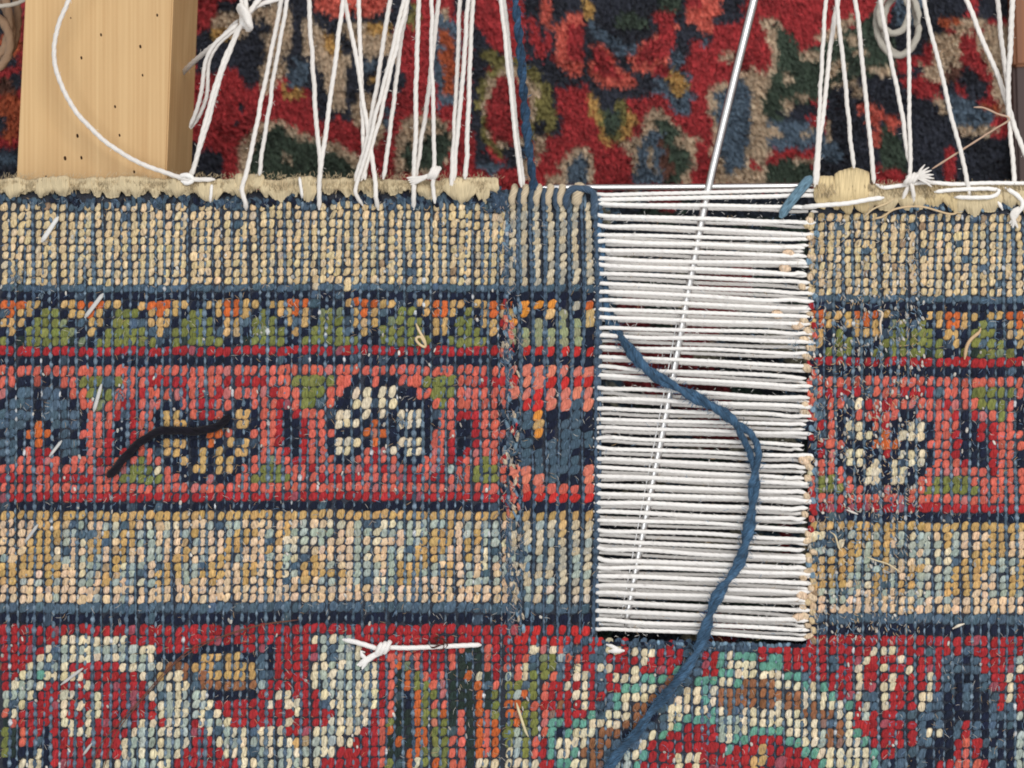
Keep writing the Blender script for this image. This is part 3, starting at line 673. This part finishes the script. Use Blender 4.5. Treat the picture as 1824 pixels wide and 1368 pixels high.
# thin sewing thread, edge stitches, tassel
o = cord_obj('sewing_thread', [(1734, 191, 30), (1752, 192, 32), (1775, 202, 34), (1798, 212, 30), (1770, 231, 26), (1712, 268, 20), (1660, 301, 14)], 1.8, None, col=lin((190, 160, 138)), plies=2)
tag(o, 'fine brownish sewing thread slanting down to the frayed knot on the right', 'thread')
ed = empty('edge_lashing', 'white cord lying along the top edge of the binding on the right', 'cord')
cord_obj('strand', [(1560, 328, 8), (1575, 334, 14), (1600, 331, 15), (1650, 325, 14), (1700, 328, 15), (1760, 326, 14), (1840, 327, 12)], 3.8, ed)
cord_obj('strand', [(1664, 342, 14), (1700, 338, 17), (1760, 336, 17), (1778, 340, 12)], 3.8, ed)
cord_obj('strand', [(1700, 351, 14), (1735, 352, 17), (1768, 350, 17), (1780, 340, 14), (1770, 334, 14)], 3.9, ed)
cord_obj('strand', [(1774, 352, 12), (1784, 370, 10), (1786, 374, 4)], 3.4, ed)
cord_obj('strand', [(1790, 334, 12), (1812, 348, 16), (1822, 362, 14), (1815, 380, 12)], 4.4, ed)
for k in range(6):
    cord_obj('tassel', [(1815, 368, 14), (1812 - k * 2, 382, 13), (1806 + k * 3 - 8, 398 + (k % 3) * 4, 8)], 3.6, ed, col=LCOL * .97)
o = cord_obj('loose_warp_end', [(1428, 369, 8), (1460, 366, 24), (1510, 362, 30), (1550, 355, 28), (1575, 352, 20)], 4.2, None)
tag(o, 'long white warp end lying over the beige binding right of the gap', 'thread')
st_spots = [(377, 332, 375, 356), (534, 320, 538, 348), (738, 350, 740, 345), (808, 330, 809, 336), (1632, 340, 1628, 352)]
for q, (x0, y0, x1, y1) in enumerate(st_spots[:2]):
    o = cord_obj('edge_stitch', [(x0, y0 - 4, 8), (x0, y0, 16), ((x0 + x1) / 2, (y0 + y1) / 2, 17), (x1, y1, 12), (x1, y1 + 5, 4)], 2.8, None)
    tag(o, ['small white stitch on the binding between the wooden bar and the raised tuft', 'small white stitch on the binding left of the narrow V of cords'][q], 'stitch')
# tail of white thread by the lower left corner of the gap
o = empty('white_thread_tail', 'stubby white thread tail at the lower left corner of the gap', 'thread')
cord_obj('strand', [(1080, 1148, 5), (1092, 1152, 12), (1108, 1160, 9)], 3.4, o); cord_obj('strand', [(1084, 1160, 6), (1098, 1159, 13), (1112, 1159, 6)], 4.8, o)

# lint curls and hairs
def lint(label, pts, r, col, name='lint_curl', cat='lint'):
    o = cord_obj(name, pts, r, None, M_hair, lin(col), sides=6, plies=0, step=3, taper=3); tag(o, label, cat); return o
lint('pale beige curl of lint on the green and navy stripe', [(741, 576, 9), (747, 590, 13), (756, 606, 14), (757, 618, 12), (746, 612, 13), (741, 603, 14), (749, 600, 15), (756, 612, 15)], 2.4, (214, 190, 150))
lint('forked beige lint on the green stripe right of the gap', [(1718, 640, 8), (1722, 618, 13), (1730, 604, 14), (1744, 592, 12), (1747, 584, 10)], 3.2, (200, 168, 130))
lint('short bent piece of beige lint on the green stripe near the gap', [(1563, 552, 9), (1572, 558, 13), (1568, 576, 12), (1570, 596, 9)], 2.0, (215, 195, 170))
lint('thin beige fibre lying across the bottom green columns', [(920, 1252, 8), (926, 1272, 13), (936, 1302, 12), (941, 1312, 8)], 2.4, (214, 200, 160))
lint('curling beige fibre hanging below the binding on the right', [(1553, 390, 8), (1572, 386, 13), (1596, 372, 16), (1640, 368, 16), (1690, 381, 13), (1708, 378, 9)], 1.8, (205, 178, 140))
lint('straight beige fibre just left of the curling one on the right', [(1538, 387, 8), (1556, 372, 14), (1580, 362, 16), (1596, 352, 14)], 1.6, (208, 186, 150))
lint('white fibre on the red line above the right cream stripe', [(1508, 908, 9), (1518, 912, 12), (1528, 916, 9)], 2.2, (222, 214, 205))
lint('pale fibre on the lower navy line at the right', [(1697, 1120, 8), (1706, 1115, 13), (1718, 1111, 9)], 2.6, (225, 215, 195))
lint('beige fibre crossing the upper part of the right cream stripe', [(1545, 992, 8), (1560, 998, 12), (1582, 1005, 12), (1605, 1020, 8)], 1.3, (214, 196, 160))
lint('beige strand left of the edge of the right cream stripe', [(1480, 948, 8), (1488, 955, 12), (1494, 975, 11), (1500, 982, 8)], 1.5, (214, 196, 160))
hb = empty('brown_hair', 'long thin brown hairs curving over the red and cream lower left field', 'hair')
for pts in ([(532, 1104, 10), (470, 1112, 14), (410, 1130, 14), (350, 1150, 14), (300, 1190, 15), (255, 1240, 15), (215, 1285, 15), (180, 1325, 14), (160, 1370, 12)],
            [(520, 1106, 10), (450, 1116, 15), (380, 1140, 15), (320, 1175, 16), (290, 1205, 16), (240, 1262, 15), (205, 1310, 15), (185, 1368, 14)]):
    cord_obj('strand', pts, .95, hb, M_hair, lin((110, 70, 55)), sides=5, plies=0)
bb = empty('brown_fibre_tangle', 'small tangle of dark brown fibres caught on the tied white thread', 'fibre')
for k in range(9):
    a = random.uniform(0, 6.28)
    cord_obj('strand', [(782 + 14 * math.cos(a), 1142 + 9 * math.sin(a), 12), (784 + 6 * math.cos(a + 1), 1143 + 6 * math.sin(a + 1), 19), (782 + 16 * math.cos(a + 2.4), 1146 + 12 * math.sin(a + 2.4), 15), (780 + 18 * math.cos(a + 3.3), 1148 + 10 * math.sin(a + 3.3), 10)], .9, bb, M_hair, lin((75, 40, 32)), sides=5, plies=0)

# ------------------------------------------------------------------ wooden bar
def wood_mat(name, base, dark, sc):
    m = bpy.data.materials.new(name); m.use_nodes = True; nt = m.node_tree; N = nt.nodes; L = nt.links; b = N['Principled BSDF']
    tc = N.new('ShaderNodeTexCoord'); mp = N.new('ShaderNodeMapping'); mp.inputs['Scale'].default_value = (1, 0.018, 1); mp.inputs['Rotation'].default_value = (0, 0, math.radians(-1))
    L.new(tc.outputs['Object'], mp.inputs[0])
    nz = N.new('ShaderNodeTexNoise'); nz.inputs['Scale'].default_value = sc; nz.inputs['Detail'].default_value = 4; nz.inputs['Roughness'].default_value = .65
    L.new(mp.outputs[0], nz.inputs[0])
    wv = N.new('ShaderNodeTexWave'); wv.inputs['Scale'].default_value = sc * .55; wv.inputs['Distortion'].default_value = 6.0; wv.inputs['Detail'].default_value = 2; wv.inputs['Detail Scale'].default_value = .6
    L.new(mp.outputs[0], wv.inputs[0])
    mx = N.new('ShaderNodeMath'); mx.operation = 'MULTIPLY_ADD'; mx.inputs[1].default_value = .12; L.new(wv.outputs['Fac'], mx.inputs[0]); 
    m2 = N.new('ShaderNodeMath'); m2.operation = 'MULTIPLY'; m2.inputs[1].default_value = 1.0; L.new(nz.outputs['Fac'], m2.inputs[0]); L.new(m2.outputs[0], mx.inputs[2])
    cr = N.new('ShaderNodeValToRGB'); cr.color_ramp.elements[0].color = (*lin(base), 1); cr.color_ramp.elements[1].color = (*lin(dark), 1)
    cr.color_ramp.elements[0].position = .3; cr.color_ramp.elements[1].position = .85
    L.new(mx.outputs[0], cr.inputs[0])
    n2 = N.new('ShaderNodeTexNoise'); n2.inputs['Scale'].default_value = 30
    L.new(tc.outputs['Object'], n2.inputs[0])
    vm = N.new('ShaderNodeVectorMath'); vm.operation = 'SCALE'; mr = N.new('ShaderNodeMapRange'); mr.inputs[3].default_value = .88; mr.inputs[4].default_value = 1.1
    L.new(n2.outputs['Fac'], mr.inputs[0]); L.new(cr.outputs[0], vm.inputs[0]); L.new(mr.outputs[0], vm.inputs['Scale'])
    L.new(vm.outputs[0], b.inputs['Base Color']); b.inputs['Roughness'].default_value = .55
    bp = N.new('ShaderNodeBump'); bp.inputs['Strength'].default_value = .25; bp.inputs['Distance'].default_value = .0002
    L.new(mx.outputs[0], bp.inputs['Height']); L.new(bp.outputs[0], b.inputs['Normal'])
    return m
M_pine = wood_mat('pine', (212, 177, 127), (188, 148, 98), 420)
M_hole = material('worm_hole', color=lin((48, 28, 14)), bump=0.3, var=.3, nscale=3000)
import bmesh
def box_poly(name, quad, ztop, zbot, mat, bevel=3.0, parent=None):
    """quad: four layout points of the top face as seen from the camera, extruded straight down"""
    bm = bmesh.new(); top = [bm.verts.new(P(x, y, ztop)) for x, y in quad]
    f = bm.faces.new(top); r = bmesh.ops.extrude_face_region(bm, geom=[f])
    bmesh.ops.translate(bm, verts=[v for v in r['geom'] if isinstance(v, bmesh.types.BMVert)], vec=(0, 0, (zbot - ztop) * S))
    bmesh.ops.recalc_face_normals(bm, faces=bm.faces[:])
    bmesh.ops.bevel(bm, geom=bm.edges[:], offset=bevel * S, segments=2, affect='EDGES')
    me = bpy.data.meshes.new(name); bm.to_mesh(me); bm.free(); me.materials.append(mat)
    o = bpy.data.objects.new(name, me); C.objects.link(o)
    if parent: o.parent = parent
    return o
bar = empty('wooden_bar', 'thick light pine bar with tiny worm holes under the left end of the carpet edge', 'wooden bar')
box_poly('beam', [(54, -200), (316, -200), (292, 420), (24, 420)], -30, -200, M_pine, 2.5, bar)
for (x, y, r) in [(180, 62, 3), (145, 103, 3.2), (250, 83, 3.5), (254, 134, 2.6), (280, 27, 3), (205, 190, 3), (138, 242, 3.8), (213, 241, 2.8), (116, 282, 4.2), (145, 281, 3.4), (239, 306, 3), (82, 315, 2.6), (126, 32, 1.8)]:
    tv, tf = TEMPL[random.randrange(6)]
    V = np.stack([tv[:, 0] * r * .6, tv[:, 1] * r * .95, tv[:, 2] * .8], 1) + np.array([x, y, -29.9])
    mesh_obj('worm_hole', Parr(V), tf[:, ::-1], M_hole, parent=bar)
M_brown = wood_mat('brown_wood', (150, 92, 46), (110, 62, 32), 160)
tag(box_poly('brown_wooden_post', [(1800, -120), (1900, -120), (1900, 112), (1808, 118)], -500, -530, M_brown, 6), 'orange brown wooden post at the top right corner', 'wooden post')
tag(box_poly('dark_wooden_post', [(1806, 112), (1910, 110), (1910, 330), (1812, 330)], -510, -540, wood_mat('dark_wood', (70, 40, 32), (45, 26, 24), 120), 6), 'dark brown wooden foot below the orange brown post', 'wooden post')

# ------------------------------------------------------------------ coils behind
def coil(name, label, cat, loops, r, col, z):
    root = empty(name, label, cat)
    for (cx, cy, rx, ry, a0, a1, dz) in loops:
        pts = [(cx + rx * math.cos(a), cy + ry * math.sin(a), z + dz) for a in np.linspace(a0, a1, 26)]
        cord_obj('loop', pts, r, root, col=lin(col), twist=.1, plies=3, depth=.22, wob=1.5)
    return root
coil('cord_coil', 'loose grey white cord coil hanging behind the lacing on the right', 'cord coil',
     [(1599, 40, 38, 60, 0, 6.2, 0), (1592, 20, 26, 38, 0, 6.2, 14), (1604, 44, 30, 52, 0.4, 6.4, -14)], 6.2, (178, 172, 160), -240)
coil('rope_coil', 'worn tan rope coil beside the wooden bar at the top left', 'rope',
     [(-14, 60, 34, 62, -1.6, 1.7, 0), (-10, 40, 26, 60, -1.6, 1.7, 20), (8, 30, 24, 70, -1.2, 2.2, -12), (-22, 76, 40, 50, -1.5, 1.6, 30)], 8, (150, 122, 98), -180)
o = cord_obj('stray_white_thread', [(-30, 12, -120), (0, 11, -120), (30, 6, -130), (60, -10, -130)], 4, None, col=lin((190, 182, 170))); tag(o, 'white thread crossing the top left corner behind the bar', 'thread')

# ------------------------------------------------------------------ floor rug with cut pile, far below
ZF = -560.0
FR = {'R': (192, 46, 50), 'N': (46, 50, 64), 'E': (208, 182, 150), 'B': (92, 114, 134), 'G': (66, 84, 66), 'S': (232, 102, 82), 'Y': (212, 164, 84), 'L': (142, 132, 68), 'O': (196, 88, 46), 'W': (112, 66, 50)}
FL = {k: soften(v, .88, 12) for k, v in FR.items()}
def el(c, x, y, rx, ry, rot=0): return ('e', c, x, y, rx, ry, math.radians(rot))
def pg(c, *xy): return ('p', c, np.array(xy, float).reshape(-1, 2))
OPS = [
 pg('N', 340,40, 380,10, 420,0, 560,-200, 760,-200, 720,60, 735,150, 640,200, 620,215, 560,210, 520,140, 470,120, 440,200, 400,240, 370,260, 345,120),
 pg('R', 330,-200, 395,-200, 380,40, 345,60), pg('R', 340,120, 380,130, 420,110, 440,160, 420,215, 380,290, 350,300, 335,220),
 pg('R', 440,170, 470,130, 560,165, 560,230, 500,250, 420,220), pg('R', 330,300, 460,330, 330,340), pg('N', 340,250, 400,275, 390,330, 335,330),
 el('E', 410, 45, 34, 26, 20), el('Y', 395, 62, 18, 10), pg('E', 430,10, 520,5, 525,40, 515,90, 500,150, 470,160, 460,120, 440,70, 470,50),
 el('N', 470, 45, 10, 12), el('N', 455, 90, 16, 26), pg('S', 540,-200, 700,-200, 690,22, 640,28, 560,24), el('N', 527, 60, 8, 60),
 pg('E', 535,30, 560,38, 575,45, 590,75, 618,105, 614,190, 595,195, 575,150, 570,110, 540,90), el('Y', 590, 80, 12, 26, -25), el('B', 528, 128, 24, 26), el('N', 515, 110, 12, 12),
 pg('E', 600,45, 640,42, 690,44, 712,72, 735,105, 722,122, 690,100, 650,100, 625,78), el('Y', 672, 52, 22, 9), el('B', 655, 115, 22, 12), el('N', 690, 120, 22, 16),
 el('Y', 508, 160, 10, 12), el('Y', 525, 168, 24, 8), el('Y', 660, 140, 10, 7), el('Y', 528, 172, 10, 6),
 el('E', 650, 195, 24, 34, 10), el('B', 690, 225, 12, 40), el('E', 672, 235, 12, 26), el('R', 600, 240, 26, 32),
 pg('E', 430,250, 470,205, 500,215, 540,230, 600,255, 650,290, 660,330, 420,335), pg('G', 445,262, 482,222, 505,222, 510,240, 560,250, 600,275, 640,300, 640,330, 440,330), el('E', 512, 278, 14, 5),
 pg('R', 700,50, 760,40, 770,190, 850,190, 850,330, 650,330, 690,230, 720,150), el('N', 705, 145, 16, 22),
 el('E', 755, 255, 52, 54), el('G', 760, 258, 42, 44), el('E', 735, 250, 10, 34, 20), el('G', 720, 280, 14, 30), el('E', 710, 290, 6, 34), el('E', 765, 232, 20, 6),
 pg('B', 765,20, 800,25, 820,60, 820,180, 780,190, 770,120), pg('O', 780,45, 805,60, 812,110, 808,170, 790,165, 784,100), el('L', 735, 25, 10, 26), el('E', 790, 20, 10, 6),
 pg('N', 800,-200, 880,-200, 860,30, 810,20), pg('R', 840,-200, 910,-200, 910,80, 870,75, 845,30), pg('N', 840,40, 870,70, 905,100, 900,130, 870,110, 860,200, 870,270, 890,300, 850,300, 835,180),
 el('L', 905, 190, 56, 92), el('N', 920, 270, 26, 26), el('E', 905, 190, 46, 74), el('R', 903, 195, 38, 62), el('B', 875, 298, 28, 8), el('L', 875, 95, 16, 12),
 pg('N', 935,-200, 960,-200, 975,60, 985,120, 990,200, 970,240, 955,230, 960,150, 935,110), pg('L', 940,110, 975,150, 985,190, 980,230, 960,220, 940,150), el('E', 950, 170, 9, 26),
 pg('R', 935,30, 955,35, 972,80, 968,105, 950,90), pg('S', 955,-200, 1020,-200, 1015,30, 985,45, 965,40), el('N', 1005, 30, 16, 12),
 pg('N', 975,-200, 1340,-200, 1340,60, 1300,60, 1250,90, 1210,100, 1205,130, 1190,150, 1130,165, 1130,175, 1070,180, 1050,150, 990,155, 985,60),
 pg('S', 990,50, 1010,25, 1040,20, 1038,140, 1015,145, 1000,125, 990,100), pg('R', 1010,45, 1038,35, 1036,110, 1015,112),
 pg('S', 1052,75, 1080,85, 1100,115, 1130,135, 1128,155, 1070,152, 1052,140), pg('R', 1055,80, 1075,85, 1095,118, 1110,140, 1070,132, 1055,110),
 pg('S', 1110,95, 1170,60, 1160,25, 1205,20, 1208,90, 1190,120, 1170,130, 1125,125), pg('R', 1140,90, 1170,60, 1162,22, 1200,22, 1205,70, 1180,110, 1130,112),
 pg('S', 1215,-200, 1290,-200, 1285,20, 1260,58, 1225,40), pg('R', 1222,-200, 1255,-200, 1250,10, 1225,15), pg('R', 1270,45, 1320,40, 1345,-200, 1480,-200, 1480,60, 1440,80, 1300,140, 1250,100, 1255,60),
 pg('B', 1045,20, 1065,50, 1100,70, 1140,80, 1140,95, 1100,98, 1070,75, 1050,50), pg('N', 1060,-200, 1155,-200, 1160,40, 1140,62, 1090,60, 1060,35), el('G', 1125, 38, 32, 14), pg('G', 1160,-200, 1215,-200, 1210,18, 1170,20),
 el('Y', 1045, 10, 10, 20), el('N', 1190, 60, 0, 0), pg('N', 1205,25, 1235,50, 1235,90, 1205,85), el('N', 1258, 72, 20, 12), el('R', 1238, 78, 10, 8), el('B', 1255, 80, 8, 8),
 pg('N', 990,138, 1050,145, 1060,155, 1140,160, 1190,140, 1190,128, 1215,120, 1190,160, 1140,172, 1120,178, 1062,178, 1050,158, 990,156), el('R', 1044, 152, 8, 8),
 el('B', 1206, 160, 40, 42), el('R', 1180, 130, 16, 12), el('B', 1202, 110, 14, 20), el('Y', 1208, 150, 19, 20),
 pg('B', 1225,150, 1250,150, 1240,210, 1225,190), pg('R', 990,160, 1050,165, 1060,200, 1090,262, 1120,250, 1160,170, 1180,160, 1200,200, 1260,230, 1270,330, 950,330, 960,250, 990,230),
 pg('Y', 1050,165, 1062,175, 1070,200, 1085,240, 1085,268, 1075,262, 1065,230, 1052,200), pg('Y', 1115,180, 1132,215, 1118,238, 1105,255, 1100,240), pg('L', 1062,180, 1115,175, 1115,215, 1105,245, 1085,252, 1070,215), el('G', 1090, 215, 18, 26), pg('N', 1065,172, 1105,172, 1090,190, 1070,190),
 el('N', 975, 225, 26, 18), el('N', 992, 215, 10, 22), pg('L', 960,190, 985,190, 990,230, 978,240),
 pg('E', 1110,250, 1140,235, 1150,200, 1180,188, 1205,215, 1215,240, 1250,245, 1240,262, 1230,330, 1120,330, 1125,285, 1105,262), pg('B', 1135,270, 1150,230, 1180,225, 1190,280, 1190,330, 1130,330), pg('G', 1165,215, 1185,205, 1205,235, 1208,270, 1225,262, 1225,300, 1200,330, 1185,330, 1190,260), pg('W', 1170,240, 1185,250, 1200,300, 1190,330, 1180,300), el('E', 1160, 280, 6, 26, -20),
 pg('E', 1000,285, 1020,265, 1040,260, 1055,275, 1060,330, 985,330), pg('B', 1012,290, 1035,270, 1048,285, 1048,330, 1005,330), el('E', 985, 320, 18, 12), el('E', 960, 270, 8, 30), el('E', 935, 300, 12, 20),
 pg('R', 1230,90, 1300,60, 1340,60, 1340,150, 1290,170, 1260,240, 1235,200), el('E', 1295, 100, 12, 7),
 pg('E', 1258,170, 1275,145, 1300,150, 1330,120, 1360,100, 1370,330, 1262,330, 1268,230), pg('B', 1272,165, 1300,155, 1325,130, 1340,170, 1335,240, 1320,300, 1285,310, 1275,240), el('E', 1345, 180, 12, 36),
 pg('R', 1328,30, 1350,20, 1385,60, 1370,130, 1340,130), pg('E', 1350,28, 1375,28, 1405,60, 1410,110, 1400,150, 1370,160, 1360,200, 1345,160, 1370,110, 1372,70), pg('R', 1355,60, 1376,80, 1366,130, 1352,120),
 pg('G', 1380,45, 1400,50, 1430,90, 1500,55, 1560,20, 1590,60, 1600,140, 1560,130, 1500,160, 1450,170, 1420,215, 1370,240, 1358,180, 1385,120),
 pg('E', 1450,60, 1520,20, 1530,35, 1470,75), pg('N', 1465,165, 1520,150, 1560,125, 1610,130, 1660,90, 1700,120, 1700,330, 1440,330, 1470,240), pg('N', 1580,40, 1690,-200, 1740,-200, 1720,40, 1660,60, 1640,100, 1600,100), pg('B', 1570,-200, 1650,-200, 1640,40, 1600,50), 
 pg('N', 1385,190, 1440,180, 1460,200, 1420,215, 1390,210), pg('B', 1365,215, 1440,215, 1480,240, 1500,290, 1430,275, 1365,260), pg('R', 1390,262, 1450,262, 1450,280, 1400,282), pg('G', 1365,285, 1450,285, 1450,330, 1365,330), el('E', 1430, 285, 22, 6), el('E', 1402, 188, 10, 12), el('E', 1378, 235, 10, 12), el('E', 1432, 235, 12, 8), el('E', 1452, 225, 8, 6), el('E', 1474, 235, 6, 20), el('E', 1500, 150, 30, 6, -10), el('E', 1525, 165, 8, 14), el('E', 1345, 290, 20, 26), el('R', 1345, 290, 10, 10),
 el('E', 1440, 95, 20, 9), el('E', 1495, 115, 16, 8), el('E', 1520, 70, 24, 8, 10), el('E', 1555, 120, 24, 7, 10), el('E', 1425, 170, 14, 8), el('E', 1405, 140, 10, 10), el('E', 1482, 130, 12, 6), el('E', 1535, 90, 10, 5), el('E', 1580, 125, 12, 7),
 pg('S', 1530,185, 1560,190, 1600,210, 1600,235, 1570,215, 1566,262, 1552,262, 1552,205, 1530,200), pg('G', 1565,215, 1600,230, 1620,280, 1610,320, 1570,320), pg('R', 1560,290, 1600,295, 1620,330, 1556,330),
 pg('R', 1600,140, 1650,125, 1680,160, 1690,175, 1650,175, 1610,155), pg('E', 1640,95, 1665,60, 1720,55, 1712,110, 1690,150, 1655,145, 1640,130), pg('R', 1642,75, 1662,80, 1660,115, 1645,110), pg('W', 1690,110, 1715,115, 1700,150, 1680,140),
 pg('R', 1712,45, 1760,40, 1770,120, 1790,190, 1760,210, 1730,180, 1712,120), pg('N', 1705,135, 1730,118, 1755,145, 1755,178, 1720,172), pg('E', 1745,45, 1800,40, 1824,120, 1824,210, 1780,200, 1760,130, 1745,100), pg('O', 1665,30, 1720,30, 1700,50, 1670,48), pg('E', 1690,40, 1760,25, 1760,45, 1700,60), pg('N', 1720,-200, 1990,-200, 1990,40, 1740,30),
 pg('B', 1680,165, 1710,165, 1760,190, 1775,225, 1700,228, 1690,200), pg('E', 1660,175, 1672,172, 1690,200, 1680,205), pg('E', 1705,228, 1780,222, 1770,240, 1715,242), pg('N', 1640,180, 1700,240, 1990,240, 1990,330, 1640,330), pg('R', 1680,262, 1700,265, 1698,330, 1682,330), pg('O', 1735,180, 1790,185, 1770,200),
 # left of the wooden bar
 pg('N', -300,-200, 40,-200, 30,120, -300,120), el('O', 18, 75, 22, 20), el('O', 16, 200, 26, 46), el('W', 10, 150, 24, 16), el('N', 30, 140, 14, 16), pg('N', -300,262, 40,262, 40,330, -300,330), el('B', 12, 280, 22, 10), el('N', 5, 215, 10, 14)]
pitch = 9.6
def cells(x0, x1, y0, y1):
    gx, gy = np.meshgrid(np.arange(x0, x1, pitch), np.arange(y0, y1, pitch)); return np.stack([gx.ravel(), gy.ravel()], 1)
cl = np.concatenate([cells(-80, 1920, -90, 415), cells(980, 1560, 415, 1230)])
cl = cl[~((cl[:, 0] > 60) & (cl[:, 0] < 300))]
code = np.full(len(cl), 'R')
sx = cl[:, 0] + 4 * (vnoise(cl[:, 0], cl[:, 1], 14, 1) - .5) * 2; sy = cl[:, 1] + 4 * (vnoise(cl[:, 0], cl[:, 1], 14, 2) - .5) * 2
for op in OPS:
    if op[0] == 'e':
        _, c, x, y, rx, ry, rot = op
        if rx <= 0: continue
        dx = sx - x; dy = sy - y; a = dx * math.cos(rot) + dy * math.sin(rot); b = -dx * math.sin(rot) + dy * math.cos(rot)
        m = (a / rx) ** 2 + (b / ry) ** 2 < 1
    else:
        _, c, q = op; m = np.zeros(len(cl), bool); j = len(q) - 1
        for i in range(len(q)):
            xi, yi = q[i]; xj, yj = q[j]
            cond = ((yi > sy) != (yj > sy)) & (sx < (xj - xi) * (sy - yi) / (yj - yi + 1e-9) + xi); m ^= cond; j = i
    code[m] = c
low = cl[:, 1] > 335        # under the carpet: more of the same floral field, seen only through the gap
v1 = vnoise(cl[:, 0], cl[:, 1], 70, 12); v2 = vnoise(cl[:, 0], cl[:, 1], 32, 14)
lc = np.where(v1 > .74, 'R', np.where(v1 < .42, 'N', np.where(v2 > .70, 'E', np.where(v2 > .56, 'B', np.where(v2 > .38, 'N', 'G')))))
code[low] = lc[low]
NB = 19; n = len(cl); m = n * NB
cx = np.repeat(cl[:, 0], NB) + RNG.normal(0, .34, m) * pitch; cy = np.repeat(cl[:, 1], NB) + RNG.normal(0, .34, m) * pitch
cc = np.array([FL[c] for c in code]); cc[low] *= np.array([.62, .75, .80]); cc = np.repeat(cc * (1 + RNG.normal(0, .09, (n, 1))), NB, 0) * (1 + RNG.normal(0, .13, (m, 1)))  # rug colours under the carpet dimmed to stand for its shade
flow = np.stack([.10 + .35 * (vnoise(cl[:, 0], cl[:, 1], 90, 31) - .5), .32 + .5 * (vnoise(cl[:, 0], cl[:, 1], 60, 32) - .5)], 1)
lean = RNG.normal(0, .13, (m, 2)) + np.repeat(flow + RNG.normal(0, .08, (n, 2)), NB, 0)
L_ = RNG.uniform(20, 30, m); w = RNG.uniform(.7, 1.35, m); ang = RNG.uniform(0, np.pi, m)
bx = np.stack([cx - lean[:, 0] * L_, cy - lean[:, 1] * L_, np.full(m, ZF - 24)], 1); tip = bx + np.stack([lean[:, 0] * L_ * 1.5, lean[:, 1] * L_ * 1.5, L_], 1)
dd = np.stack([np.cos(ang) * w, np.sin(ang) * w, np.zeros(m)], 1)
V = np.stack([bx - dd, bx + dd, tip + dd * .7, tip - dd * .7], 1).reshape(-1, 3)
F = np.arange(m)[:, None] * 4 + np.array([[0, 1, 2, 3]])
rug = empty('floor_rug', 'red and navy floral wool pile rug lying below the stretched carpet', 'rug')
mesh_obj('pile', Parr(V), F, M_pile, np.repeat(cc, 4, 0), parent=rug, kind='stuff', smooth=False)
mesh_obj('rug_backing', Parr([(-900, -900, ZF - 32), (2900, -900, ZF - 32), (2900, 2400, ZF - 32), (-900, 2400, ZF - 32)]), [[3, 2, 1, 0]], M_back, np.broadcast_to(lin((70, 30, 34)), (4, 3)), parent=rug, smooth=False)
fl = mesh_obj('floor', Parr([(-3900, -3900, ZF - 45), (5900, -3900, ZF - 45), (5900, 5400, ZF - 45), (-3900, 5400, ZF - 45)]), [[3, 2, 1, 0]], M_back, np.broadcast_to(lin((95, 85, 78)), (4, 3)), kind='structure', smooth=False)
print('done', len(bpy.data.objects))
